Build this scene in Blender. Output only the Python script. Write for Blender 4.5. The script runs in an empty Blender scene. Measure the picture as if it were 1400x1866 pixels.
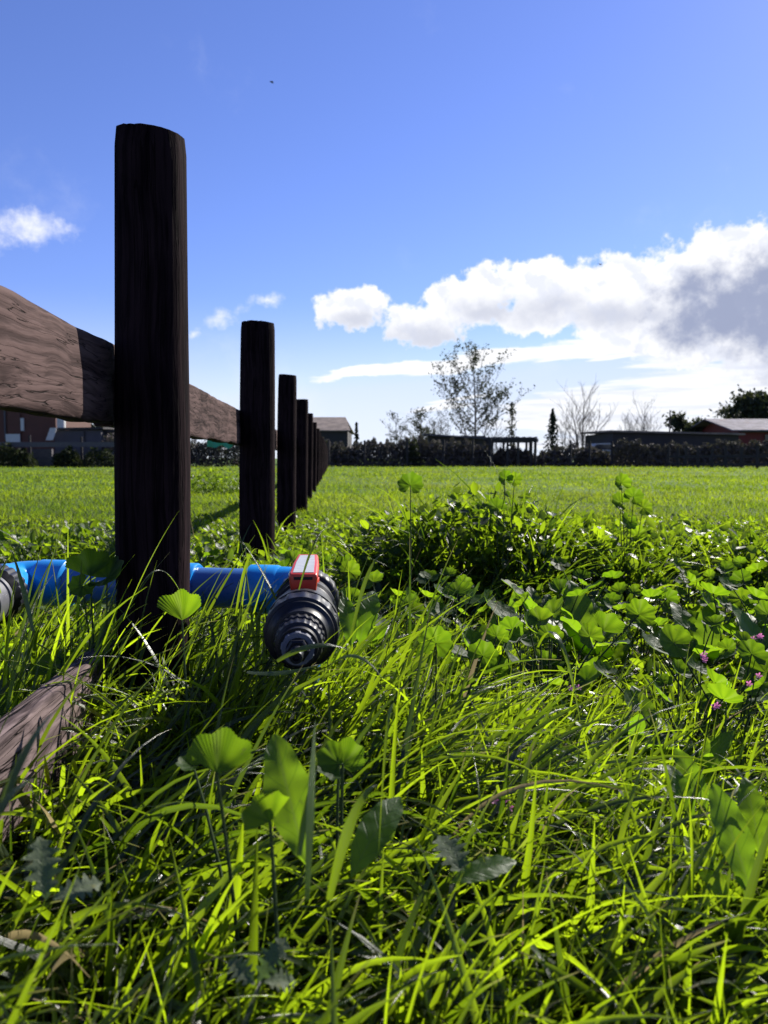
import bpy, math, random
import numpy as np
from mathutils import Vector, Matrix, noise as mnoise
rad = math.radians
S = bpy.context.scene
C = S.collection
random.seed(7); RNG = np.random.default_rng(7)

# ------------------------------------------------------------------ camera
EYE = 0.52; PITCH = math.atan(98/1400)
cam_d = bpy.data.cameras.new('camera'); cam = bpy.data.objects.new('camera', cam_d); C.objects.link(cam)
cam.location = (0, 0, EYE); cam.rotation_euler = (math.pi/2 - PITCH, 0, 0)
cam_d.sensor_fit = 'HORIZONTAL'; cam_d.sensor_width = 36; cam_d.lens = 36
cam_d.clip_start = 0.02; cam_d.clip_end = 5000
cam_d.dof.use_dof = True; cam_d.dof.focus_distance = 1.35; cam_d.dof.aperture_fstop = 11
S.camera = cam
def ray(px, py):
    F = Vector((0, math.cos(PITCH), -math.sin(PITCH))); U = Vector((0, math.sin(PITCH), math.cos(PITCH)))
    return Vector((1, 0, 0))*(px-700) + U*(933-py) + F*1400
def at(px, py, D):                       # the point D metres ahead seen at photo pixel (px, py)
    d = ray(px, py); return Vector((0, 0, EYE)) + d*(D/d.y)
def azel(px, py):
    d = ray(px, py).normalized(); return math.degrees(math.atan2(d.x, d.y)), math.degrees(math.asin(d.z))

# ------------------------------------------------------------------ sun, sky, exposure
SUN_AZ, SUN_EL = 38.5, 34.0
sd = Vector((math.sin(rad(SUN_AZ))*math.cos(rad(SUN_EL)), math.cos(rad(SUN_AZ))*math.cos(rad(SUN_EL)), math.sin(rad(SUN_EL))))
sl = bpy.data.lights.new('sun', 'SUN'); sl.energy = 5.0; sl.angle = rad(0.5); sl.color = (1.0, 0.95, 0.86)
so = bpy.data.objects.new('sun', sl); C.objects.link(so); so.rotation_euler = sd.to_track_quat('Z', 'Y').to_euler()
S.view_settings.view_transform = 'Standard'; S.view_settings.look = 'None'
S.view_settings.gamma = 1; S.view_settings.exposure = 1.05
S.cycles.diffuse_bounces = 1; S.cycles.glossy_bounces = 2; S.cycles.transmission_bounces = 2; S.cycles.max_bounces = 4

class NT:
    def __init__(s, tree): s.t = tree; s.n = tree.nodes; s.l = tree.links
    def node(s, typ, **kw):
        n = s.n.new(typ)
        for k, v in kw.items(): setattr(n, k, v)
        return n
    def set(s, sock, v):
        if hasattr(v, 'is_output') or isinstance(v, bpy.types.NodeSocket): s.l.new(v, sock)
        else: sock.default_value = v
    def m(s, op, a, b=None, c=None, clamp=False):
        n = s.node('ShaderNodeMath', operation=op); n.use_clamp = clamp
        for i, v in enumerate((a, b, c)):
            if v is not None: s.set(n.inputs[i], v)
        return n.outputs[0]
    def v(s, op, a, b=None, c=None, out=0):
        n = s.node('ShaderNodeVectorMath', operation=op)
        for i, v in enumerate((a, b, c)):
            if v is not None: s.set(n.inputs[i], v)
        return n.outputs[out]
    def mix(s, f, a, b, blend='MIX'):
        n = s.node('ShaderNodeMix', data_type='RGBA', blend_type=blend)
        s.set(n.inputs[0], f); s.set(n.inputs[6], a); s.set(n.inputs[7], b)
        return n.outputs[2]
    def ramp(s, x, lo, hi, a=0.0, b=1.0):
        n = s.node('ShaderNodeMapRange', interpolation_type='SMOOTHSTEP')
        s.set(n.inputs[0], x)
        for i, v in zip((1, 2, 3, 4), (lo, hi, a, b)): n.inputs[i].default_value = v
        return n.outputs[0]
    def noise(s, vec, scale, detail=4, rough=.55, dist=0, color=False):
        n = s.node('ShaderNodeTexNoise'); s.set(n.inputs['Vector'], vec)
        n.inputs['Scale'].default_value = scale; n.inputs['Detail'].default_value = detail
        n.inputs['Roughness'].default_value = rough; n.inputs['Distortion'].default_value = dist
        return n.outputs['Color' if color else 'Fac']

W = bpy.data.worlds.new('World'); S.world = W; W.use_nodes = True
nt = NT(W.node_tree); nt.n.clear()
sky = nt.node('ShaderNodeTexSky', sky_type='NISHITA'); sky.sun_disc = False
sky.sun_elevation = rad(SUN_EL); sky.sun_rotation = rad(SUN_AZ); sky.altitude = 300; sky.air_density = 1.0; sky.dust_density = 0.15; sky.ozone_density = 3.0
tc = nt.node('ShaderNodeTexCoord').outputs['Generated']
sep = nt.node('ShaderNodeSeparateXYZ'); nt.l.new(tc, sep.inputs[0])
az = nt.m('MULTIPLY', nt.m('ARCTAN2', sep.outputs[0], sep.outputs[1]), 57.29578)
el = nt.m('MULTIPLY', nt.m('ARCSINE', sep.outputs[2]), 57.29578)
cmb = nt.node('ShaderNodeCombineXYZ'); nt.l.new(az, cmb.inputs[0]); nt.l.new(el, cmb.inputs[1])
P0 = cmb.outputs[0]
def warp(vec, scale, amt, detail=5, rough=.6):
    c = nt.noise(vec, scale, detail, rough, color=True)
    return nt.v('MULTIPLY_ADD', nt.v('SUBTRACT', c, (.5, .5, .5)), (amt, amt, 0), vec)
P1 = warp(P0, .22, 3.2, 6, .62)
def blobs(vec, lst, rot=0):                      # smallest normalised distance to a set of ellipses, in degrees of azimuth and elevation
    acc = None
    for px, py, rx, ry in lst:
        a, e = azel(px, py); a, e = a*math.cos(rad(rot))-e*math.sin(rad(rot)), a*math.sin(rad(rot))+e*math.cos(rad(rot)); sx = 24.4/max(rx, 1); sy = 24.4/max(ry, 1)
        L = nt.v('LENGTH', nt.v('MULTIPLY_ADD', vec, (sx, sy, 0), (-a*sx, -e*sy, 0)), out=1)
        acc = L if acc is None else nt.m('SMOOTH_MIN', acc, L, .25)
    return acc
cum = blobs(P1, [(645,565,72,46), (765,590,84,44), (835,550,84,50), (885,520,62,42), (985,515,84,50), (1090,530,115,66), (1170,540,100,78), (1010,575,120,40), (1260,560,140,110),
                 (1335,490,120,80), (1290,560,150,85), (1420,560,160,110), (1560,600,260,120), (1180,610,150,36)])
small = blobs(P1, [(45,406,88,36), (408,572,44,30), (487,547,36,18), (352,602,26,22), (-140,420,120,30)])
fine = nt.noise(P0, .55, 7, .62)
c1 = nt.ramp(nt.m('SUBTRACT', nt.m('MULTIPLY_ADD', nt.m('SUBTRACT', fine, .5), 1.25, .97), cum), 0, .24)
c2 = nt.ramp(nt.m('SUBTRACT', nt.m('MULTIPLY_ADD', nt.m('SUBTRACT', fine, .5), 2.2, .98), small), 0, 1.25)
# streaks: stretched noise along a gently rising direction
st = nt.node('ShaderNodeMapping'); nt.l.new(P0, st.inputs[0]); st.inputs['Rotation'].default_value = (0, 0, rad(-7)); st.inputs['Scale'].default_value = (.09, 1.0, 1)
sn = nt.noise(st.outputs[0], .9, 6, .6, .3)
rt = nt.node('ShaderNodeMapping'); nt.l.new(P0, rt.inputs[0]); rt.inputs['Rotation'].default_value = (0, 0, rad(-7)); PR = rt.outputs[0]
streak = blobs(warp(PR, .35, .9), [(690,674,190,13), (900,652,240,22), (1120,628,240,24), (1330,622,190,46), (1500,620,160,70)], -7)
c3 = nt.ramp(nt.m('SUBTRACT', nt.m('MULTIPLY_ADD', nt.m('SUBTRACT', sn, .5), 2.0, 1.0), streak), 0, .45)
band = blobs(PR, [(1250,722,400,44), (1090,760,260,62), (1480,700,360,80), (800,742,80,9), (830,728,70,6), (1300,790,400,60), (1010,655,60,5), (1120,650,70,5), (1700,760,500,130)], -7)
c4 = nt.ramp(nt.m('SUBTRACT', nt.m('MULTIPLY_ADD', nt.m('SUBTRACT', sn, .5), 2.2, 1.08), band), 0, .5, 0, .93)
wisp = nt.ramp(nt.m('MULTIPLY', nt.noise(P1, .10, 6, .6), nt.ramp(el, 2, 16, 1, .86)), .50, .75, 0, .35)
low = nt.ramp(el, -.5, 12, .62, 0)
cov = nt.m('MAXIMUM', nt.m('MAXIMUM', c1, c2), nt.m('MAXIMUM', c3, c4))
cov = nt.m('MAXIMUM', cov, nt.m('ADD', nt.m('MULTIPLY', wisp, .6), low))
dark = blobs(P1, [(1330,562,150,70), (1395,505,60,40), (1560,590,220,80)])
dk = nt.m('MULTIPLY', nt.ramp(nt.m('MULTIPLY_ADD', nt.m('SUBTRACT', fine, .5), -1.7, dark), .3, 1.3, .92, 0), c1)
band_grey = nt.m('MULTIPLY', nt.ramp(nt.noise(st.outputs[0], 1.7, 5, .6), .45, .65, 0, .45), c4)
under = blobs(P1, [(645,590,56,16), (775,614,74,24), (885,560,50,20), (1000,568,60,24), (1110,580,66,20), (1190,565,50,22)])
dk2 = nt.m('MULTIPLY', nt.ramp(nt.m('MULTIPLY_ADD', nt.m('SUBTRACT', fine, .5), -1.6, under), .0, 1.9, .50, 0), c1)
dk = nt.m('MAXIMUM', dk, dk2)
ccol = nt.mix(dk, (1.04, 1.05, 1.09, 1), (.30, .35, .53, 1))
rela = nt.noise(P1, .42, 4, .5); fine2 = nt.noise(nt.v('ADD', P1, (.5, .6, 0)), .42, 4, .5)
rel = nt.m('MULTIPLY', nt.ramp(nt.m('SUBTRACT', fine2, rela), .0, .14, 0, .42), nt.ramp(nt.m('SUBTRACT', 1.0, cum), .05, .35))
rel = nt.m('MULTIPLY', rel, nt.m('SUBTRACT', 1.0, dk))
ccol = nt.mix(rel, ccol, (.62, .68, .86, 1))
ccol = nt.mix(band_grey, ccol, (.66, .70, .86, 1))
skyc = nt.v('MULTIPLY', sky.outputs[0], (.101, .104, .160))
skyb = nt.v('MINIMUM', skyc, (.54, .72, 1.06))
fin = nt.mix(cov, skyb, ccol)
bg = nt.node('ShaderNodeBackground'); nt.l.new(fin, bg.inputs[0]); bg.inputs[1].default_value = 0.50
wo = nt.node('ShaderNodeOutputWorld'); nt.l.new(bg.outputs[0], wo.inputs[0])

# ------------------------------------------------------------------ materials
def mat(name):
    m = bpy.data.materials.new(name); m.use_nodes = True
    t = NT(m.node_tree); t.n.clear(); o = t.node('ShaderNodeOutputMaterial'); t.out = o
    return m, t
def pbsdf(t, col, rough=.6, bump=None, bstr=.4, bdist=.002, **kw):
    b = t.node('ShaderNodeBsdfPrincipled'); t.set(b.inputs['Base Color'], col); t.set(b.inputs['Roughness'], rough)
    for k, v in kw.items(): t.set(b.inputs[k.replace('_', ' ')], v)
    if bump is not None:
        bn = t.node('ShaderNodeBump'); bn.inputs['Strength'].default_value = bstr; bn.inputs['Distance'].default_value = bdist
        t.l.new(bump, bn.inputs['Height']); t.l.new(bn.outputs[0], b.inputs['Normal'])
    return b.outputs[0]
def objco(t, sc=(1, 1, 1), rot=(0, 0, 0)):
    c = t.node('ShaderNodeTexCoord'); mp = t.node('ShaderNodeMapping'); t.l.new(c.outputs['Object'], mp.inputs[0])
    mp.inputs['Scale'].default_value = sc; mp.inputs['Rotation'].default_value = rot; return mp.outputs[0]

def leaf_mat(name, refl_a, refl_b, tr_a, tr_b, dry=None, tw=.55, rough=.38, vein=.12, spec=.5, wr=.4, lateral=False):
    m, t = mat(name)
    a = t.node('ShaderNodeAttribute', attribute_name='lf'); s3 = t.node('ShaderNodeSeparateXYZ'); t.l.new(a.outputs['Vector'], s3.inputs[0])
    r, s_, u = s3.outputs
    geo = t.node('ShaderNodeNewGeometry')
    pn = t.noise(geo.outputs['Position'], 2.3, 3)
    mixf = t.m('ADD', t.m('MULTIPLY', t.m('POWER', r, 1.7), .95), t.m('MULTIPLY', t.m('SUBTRACT', pn, .40), .8), clamp=True)
    col = t.mix(mixf, refl_a+(1,), refl_b+(1,)); trc = t.mix(mixf, tr_a+(1,), tr_b+(1,))
    vs = t.m('ABSOLUTE', t.m('SINE', t.m('MULTIPLY', u, 9.0)))
    if lateral: vs = t.m('SUBTRACT', 1.0, t.ramp(t.m('ABSOLUTE', t.m('SINE', t.m('SUBTRACT', t.m('MULTIPLY', s_, 34.0), t.m('MULTIPLY', t.m('ABSOLUTE', u), 3.2)))), 0, .35))
    vf = t.m('MULTIPLY', t.m('POWER', vs, 3), vein)
    trc = t.mix(vf, trc, (tr_a[0]*.5, tr_a[1]*.6, tr_a[2]*.5, 1))
    mid = t.ramp(t.m('ABSOLUTE', u), 0, .12, .35, 0)
    trc = t.mix(mid, trc, (.20, .27, .06, 1)); col = t.mix(mid, col, (.10, .14, .05, 1))
    sp = t.noise(geo.outputs['Position'], 160, 2); spm = t.ramp(sp, .66, .72, 0, .5)
    col = t.mix(spm, col, (.18, .17, .05, 1)); trc = t.mix(spm, trc, (.10, .14, .02, 1))
    if dry:
        df = t.ramp(r, .984, .988, 0, 1); col = t.mix(df, col, dry+(1,)); trc = t.mix(df, trc, dry+(1,))
        tip = t.m('MULTIPLY', t.ramp(s_, .86, 1.0, 0, .7), t.ramp(r, .35, .4, 1, 0)); col = t.mix(tip, col, dry+(1,)); trc = t.mix(tip, trc, dry+(1,))
    if name == 'far field grass':
        wp = t.ramp(t.noise(t.v('MULTIPLY', geo.outputs['Position'], (.16, .10, 1)), 1.0, 5, .6), .48, .68, 0, .55); col = t.mix(wp, col, (.13, .12, .035, 1)); trc = t.mix(wp, trc, (.24, .24, .03, 1))
    b = pbsdf(t, col, rough, bump=t.m('ADD', vs, t.m('MULTIPLY', t.noise(geo.outputs['Position'], 130, 3), wr)), bstr=.5, bdist=.0008, Specular_IOR_Level=spec)
    tl = t.node('ShaderNodeBsdfTranslucent'); t.l.new(trc, tl.inputs[0])
    mx = t.node('ShaderNodeMixShader'); mx.inputs[0].default_value = tw
    t.l.new(b, mx.inputs[1]); t.l.new(tl.outputs[0], mx.inputs[2]); t.l.new(mx.outputs[0], t.out.inputs[0]); return m

M = {}
M['blade'] = leaf_mat('grass blade', (0.0092, 0.0200, 0.0067), (0.0254, 0.0461, 0.0119), (0.0354, 0.0752, 0.0020), (0.4589, 0.6489, 0.0094), dry=(0.2448, 0.1944, 0.0936), tw=.60, rough=.30, spec=1.0)
M['fine'] = leaf_mat('fine grass', (0.0054, 0.0136, 0.0033), (0.0183, 0.0345, 0.0062), (0.0227, 0.0449, 0.0013), (0.1861, 0.2617, 0.0059), dry=(0.2304, 0.1800, 0.0864), tw=.55, rough=.45)
M['cover'] = leaf_mat('ground cover leaf', (0.0104, 0.0258, 0.0073), (0.0301, 0.0549, 0.0136), (0.0589, 0.1188, 0.0028), (0.3622, 0.5181, 0.0105), tw=.55, rough=.4)
M['far'] = leaf_mat('far field grass', (0.0216, 0.0468, 0.0086), (0.0515, 0.0792, 0.0127), (0.1199, 0.2052, 0.0046), (0.3619, 0.4613, 0.0114), dry=(0.2160, 0.1872, 0.0720), tw=.60, rough=.55, spec=.25)
M['mallow'] = leaf_mat('mallow leaf', (0.0207, 0.0518, 0.0155), (0.0399, 0.0741, 0.0171), (0.1510, 0.2863, 0.0064), (0.3360, 0.4906, 0.0094), tw=.62, rough=.55, vein=.5, spec=.2, wr=3.0)
M['dock'] = leaf_mat('broad leaf', (0.0220, 0.0551, 0.0165), (0.0425, 0.0788, 0.0182), (0.1839, 0.3568, 0.0087), (0.4244, 0.5988, 0.0149), tw=.55, rough=.48, vein=.45, wr=2.5, lateral=True, spec=.35)
M['grey_leaf'] = leaf_mat('silvery leaf', (.075, .100, .055), (.12, .14, .09), (.10, .17, .03), (.15, .24, .05), tw=.4, rough=.6, vein=.3, wr=3.0, lateral=True, spec=.2)

def simple(name, col, rough=.6, sc=8, var=.35, bstr=.3, bdist=.004, **kw):
    m, t = mat(name); co = objco(t)
    n = t.noise(co, sc, 5, .6); c = t.mix(t.m('MULTIPLY', n, 1.0), tuple(x*(1-var) for x in col)+(1,), tuple(min(1, x*(1+var)) for x in col)+(1,))
    t.l.new(pbsdf(t, c, rough, bump=t.noise(co, sc*4, 4), bstr=bstr, bdist=bdist, **kw), t.out.inputs[0]); return m

def wood(name, dark, light, axis, rough=.75, k=1.0, knots=0.0, gl=60.0, crack=.8, cw=.006):
    """long grain along local axis, cracks, knots and weathered patches"""
    m, t = mat(name)
    sc = [gl*k]*3; sc[axis] = 2.2*k
    co = objco(t); dis = t.noise(objco(t, (5, 5, 5)), 1.0, 2, .5, color=True)
    wv = t.v('MULTIPLY_ADD', t.v('SUBTRACT', dis, (.5, .5, .5)), (.028*(1+knots),)*3, co)
    g = t.noise(t.v('MULTIPLY', wv, tuple(sc)), 1.0, 6, .62)
    s2 = [gl*2.6*k]*3; s2[axis] = 5*k
    g2 = t.noise(t.v('MULTIPLY', wv, tuple(s2)), 1.0, 3, .6)
    s3 = [gl*1.0*k]*3; s3[axis] = .9*k
    cr = t.noise(t.v('MULTIPLY', t.v('ADD', t.v('MULTIPLY_ADD', t.v('SUBTRACT', dis, (.5, .5, .5)), (.012,)*3, co), (3.1, 1.7, 9.2)), tuple(s3)), 1.0, 3, .5)
    crk = t.ramp(t.m('ABSOLUTE', t.m('SUBTRACT', cr, .5)), 0.0, cw, crack, 0)
    pt = t.noise(co, 7, 3)
    f = t.m('ADD', t.m('MULTIPLY', t.ramp(t.m('ADD', t.m('MULTIPLY', g, .6), t.m('MULTIPLY', g2, .4)), .38, .60), .8), t.m('MULTIPLY', t.ramp(pt, .4, .65), .3), clamp=True)
    c = t.mix(f, dark+(1,), light+(1,)); c = t.mix(crk, c, (.006, .005, .005, 1))
    h = t.m('SUBTRACT', t.m('ADD', g, t.m('MULTIPLY', g2, .5)), t.m('MULTIPLY', crk, 1.6))
    t.l.new(pbsdf(t, c, rough, bump=h, bstr=.9, bdist=.0022, Specular_IOR_Level=.03), t.out.inputs[0]); return m
M['post'] = wood('dark treated post wood', (.0028, .0016, .0028), (.021, .012, .0135), 2, rough=.95, knots=.4, cw=.012)
M['rail'] = wood('weathered rail wood', (.020, .0125, .012), (.100, .066, .061), 1, knots=.8, gl=62, crack=.85, cw=.009)
M['rail_low'] = wood('silvered lower rail wood', (.038, .028, .028), (.19, .143, .138), 1, knots=1.0, gl=60, crack=1.0, cw=.022)
def plastic(name, col, rough, sc=30, var=.12, dirt=.25, **kw):
    m, t = mat(name); co = objco(t); n = t.noise(co, sc, 5, .6); d = t.ramp(t.noise(co, 14, 6, .65), .52, .72, 0, dirt)
    c = t.mix(n, tuple(x*(1-var) for x in col)+(1,), tuple(min(1, x*(1+var)) for x in col)+(1,)); c = t.mix(d, c, (.10, .085, .06, 1))
    rr = t.m('ADD', rough, t.m('MULTIPLY', t.m('SUBTRACT', t.noise(co, 60, 4), .5), .3))
    t.l.new(pbsdf(t, c, rr, bump=t.noise(co, 90, 3), bstr=.12, bdist=.0006, **kw), t.out.inputs[0]); return m
M['blue'] = plastic('blue pipe plastic', (.008, .23, .62), .3)
M['blue_dull'] = plastic('dull blue pipe plastic', (.04, .13, .36), .33)
M['black'] = plastic('black valve plastic', (.006, .006, .010), .42, dirt=.06, Specular_IOR_Level=.3)
M['red'] = plastic('red handle plastic', (.50, .032, .016), .38, dirt=.12)
M['label'] = plastic('pale worn label', (.36, .37, .38), .45, sc=80, var=.3, dirt=.5)
M['grey'] = plastic('grey ring plastic', (.12, .125, .15), .6, Specular_IOR_Level=.15)
M['white'] = plastic('off white plastic', (.09, .09, .10), .4)

# ground
m, t = mat('earth and turf'); g = t.node('ShaderNodeNewGeometry').outputs['Position']
big = t.noise(g, .35, 5); fn = t.noise(g, 22, 6, .65); md = t.noise(g, 2.2, 5)
dist = t.v('LENGTH', g, out=1)
soil = t.mix(fn, (.006, .005, .004, 1), (.022, .018, .012, 1)); turf = t.mix(t.m('ADD', t.m('MULTIPLY', big, .6), t.m('MULTIPLY', md, .4)), (.035, .075, .012, 1), (.10, .16, .025, 1))
t.l.new(pbsdf(t, t.mix(t.ramp(dist, 3, 12), soil, turf), .95, bump=fn, bstr=.8, bdist=.02, Specular_IOR_Level=.1), t.out.inputs[0]); M['ground'] = m
M['hedge'] = leaf_mat('hedge leaves', (0.0867, 0.0714, 0.0714), (0.1402, 0.1147, 0.1071), (0.0292, 0.0312, 0.0156), (0.0683, 0.0663, 0.0273), tw=.25, rough=.75, spec=.1)
M['bush'] = leaf_mat('bush leaves', (.022, .030, .016), (.040, .046, .022), (.022, .032, .008), (.055, .065, .014), tw=.3, rough=.7, spec=.1)
M['tree_leaf'] = leaf_mat('tree leaves', (0.0286, 0.0390, 0.0260), (0.0585, 0.0585, 0.0338), (0.0300, 0.0400, 0.0120), (0.0700, 0.0750, 0.0180), tw=.30, rough=.65, spec=.15)
M['conifer'] = leaf_mat('conifer needles', (.012, .024, .016), (.022, .036, .020), (.012, .02, .006), (.03, .04, .010), tw=.2, rough=.7, spec=.15)
M['bark'] = simple('dark bark', (.045, .036, .032), .9, 6)
M['pale_bark'] = simple('grey twig bark', (.11, .095, .085), .9, 6)
M['brown_wall'] = simple('rusty brown sheet wall', (.080, .028, .020), .8, 1.2, .4)
M['grey_wall'] = simple('grey cement wall', (.060, .056, .066), .9, 1.5, .35)
M['dark_wall'] = simple('dark board wall', (.030, .026, .028), .9, 1.5, .4)
M['red_wall'] = simple('dark red wall', (.13, .016, .018), .75, 1.2, .25)
M['white_paint'] = simple('chipped white paint', (.45, .45, .44), .6, 3, .2)
M['dark_post'] = simple('dark fence wood', (.020, .016, .018), .85, 6, .4)
M['grey_board'] = simple('grey weathered board', (.075, .068, .078), .85, 5, .3)
M['tarp'] = simple('green tarpaulin', (.010, .22, .13), .5, 4, .4)
M['glass'] = simple('dark window glass', (.02, .025, .03), .15, 2, .1)
M['wire'] = simple('rusty wire', (.06, .05, .05), .6, 4, .2)
def sheet(name, col, axis='X', scale=5.0):
    m, t = mat(name); co = objco(t); w = t.node('ShaderNodeTexWave', bands_direction=axis); t.l.new(co, w.inputs[0]); w.inputs['Scale'].default_value = scale
    n = t.ramp(t.noise(co, 1.5, 5), .35, .65)
    c = t.mix(n, tuple(x*.75 for x in col)+(1,), tuple(min(1, x*1.2) for x in col)+(1,)); c = t.mix(t.ramp(t.noise(co, .6, 6, .7), .55, .68, 0, .5), c, (.20, .10, .06, 1))
    t.l.new(pbsdf(t, c, .8, bump=w.outputs[1], bstr=.8, bdist=.03, Specular_IOR_Level=.1), t.out.inputs[0]); return m
M['tan_roof'] = sheet('tan corrugated roofing', (.20, .16, .14)); M['purple_roof'] = sheet('grey metal roofing', (.16, .145, .175))
m, t = mat('grey brick wall'); co = objco(t, (1, 1, 1), (rad(90), 0, 0)); b = t.node('ShaderNodeTexBrick'); t.l.new(co, b.inputs[0]); b.inputs['Scale'].default_value = 3.2
b.inputs[1].default_value = (.06, .055, .065, 1); b.inputs[2].default_value = (.09, .078, .085, 1); b.inputs[3].default_value = (.04, .04, .04, 1)
t.l.new(pbsdf(t, b.outputs[0], .9), t.out.inputs[0]); M['brick'] = m

# ------------------------------------------------------------------ mesh helpers
def link(o, parent=None):
    C.objects.link(o)
    if parent is not None: o.parent = parent
    return o
def mesh_np(name, V, F, material, parent=None, lf=None, smooth=True):
    """V (n,3), F (m,k) arrays; lf optional (n,3) attribute: random, along, across"""
    me = bpy.data.meshes.new(name); V = np.asarray(V, np.float32); F = np.asarray(F, np.int32); k = F.shape[1]
    me.vertices.add(len(V)); me.vertices.foreach_set('co', V.ravel())
    me.loops.add(F.size); me.loops.foreach_set('vertex_index', F.ravel())
    me.polygons.add(len(F)); me.polygons.foreach_set('loop_start', np.arange(0, F.size, k, dtype=np.int32))
    me.polygons.foreach_set('loop_total', np.full(len(F), k, np.int32))
    if smooth: me.polygons.foreach_set('use_smooth', np.ones(len(F), bool))
    if lf is not None:
        a = me.attributes.new('lf', 'FLOAT_VECTOR', 'POINT'); a.data.foreach_set('vector', np.asarray(lf, np.float32).ravel())
    me.update(calc_edges=True); me.validate()
    me.materials.append(material)
    return link(bpy.data.objects.new(name, me), parent)
class MB:
    def __init__(s): s.v = []; s.f = []
    def add(s, vs, fs):
        o = len(s.v); s.v += [tuple(v) for v in vs]; s.f += [tuple(i+o for i in f) for f in fs]; return s
    def box(s, c, d, rz=0, tilt=None):
        cx, cy, cz = c; hx, hy, hz = d[0]/2, d[1]/2, d[2]/2; R_ = Matrix.Rotation(rz, 3, 'Z')
        vs = [Vector((cx, cy, cz)) + R_ @ Vector((x*hx, y*hy, z*hz)) for x in (-1, 1) for y in (-1, 1) for z in (-1, 1)]
        return s.add(vs, [(0,1,3,2), (4,6,7,5), (0,4,5,1), (2,3,7,6), (0,2,6,4), (1,5,7,3)])
    def tube(s, pts, rs, n=8, cap=True):
        pts = [Vector(p) for p in pts]; o = len(s.v); N = len(pts)
        up = Vector((0, 0, 1)); d0 = (pts[1]-pts[0]).normalized()
        if abs(d0.z) > .95: up = Vector((0, 1, 0))
        for i, p in enumerate(pts):
            d = (pts[min(i+1, N-1)] - pts[max(i-1, 0)]).normalized()
            a = d.cross(up).normalized(); b = d.cross(a).normalized(); r = rs[i] if hasattr(rs, '__len__') else rs
            for k in range(n):
                t_ = 2*math.pi*k/n; s.v.append(tuple(p + (a*math.cos(t_)+b*math.sin(t_))*r))
        for i in range(N-1):
            for k in range(n): s.f.append((o+i*n+k, o+i*n+(k+1) % n, o+(i+1)*n+(k+1) % n, o+(i+1)*n+k))
        if cap: s.f.append(tuple(o+k for k in range(n))[::-1]); s.f.append(tuple(o+(N-1)*n+k for k in range(n)))
        return s
    def build(s, name, material, parent=None, smooth=False, bevel=0):
        me = bpy.data.meshes.new(name); me.from_pydata(s.v, [], s.f); me.update()
        import bmesh
        bm = bmesh.new(); bm.from_mesh(me); bmesh.ops.recalc_face_normals(bm, faces=bm.faces[:])
        if bevel: bmesh.ops.bevel(bm, geom=bm.edges[:], offset=bevel, segments=3, profile=.5, affect='EDGES', clamp_overlap=True)
        for f in bm.faces: f.smooth = smooth
        if smooth:
            for e in bm.edges:
                if len(e.link_faces) == 2 and e.calc_face_angle(0) > rad(38): e.smooth = False
        bm.to_mesh(me); bm.free(); me.materials.append(material)
        return link(bpy.data.objects.new(name, me), parent)
def thing(name, label, cat, loc=(0, 0, 0), group=None, rz=0):
    o = bpy.data.objects.new(name, None); o.empty_display_size = .1; C.objects.link(o); o.location = loc; o.rotation_euler = (0, 0, rz)
    return tag(o, label, cat, group)
def tag(o, label=None, cat=None, group=None, kind=None):
    if label: o['label'] = label
    if cat: o['category'] = cat
    if group: o['group'] = group
    if kind: o['kind'] = kind
    return o
def vn(x, y, s=1.0, o=0.0): return mnoise.noise(Vector((x*s+o, y*s-o, o)))

# ------------------------------------------------------------------ ground
mb = MB()
xs = [-1500, -300, -80] + [i*4-40 for i in range(21)] + [80, 300, 1500]; ys = [-1500, -300, -60, -20] + [i*4-8 for i in range(20)] + [80, 120, 300, 1500]
for j in range(len(ys)):
    for i in range(len(xs)):
        far_ = max(0, min(1, (math.hypot(xs[i], ys[j])-8)/15)) if abs(ys[j]) < 60 and abs(xs[i]) < 60 else 0
        mb.v.append((xs[i], ys[j], .05*far_*vn(xs[i], ys[j], .09)))
for j in range(len(ys)-1):
    for i in range(len(xs)-1):
        a = j*len(xs)+i; mb.f.append((a, a+1, a+1+len(xs), a+len(xs)))
tag(mb.build('ground', M['ground'], smooth=True), kind='structure')

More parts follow.
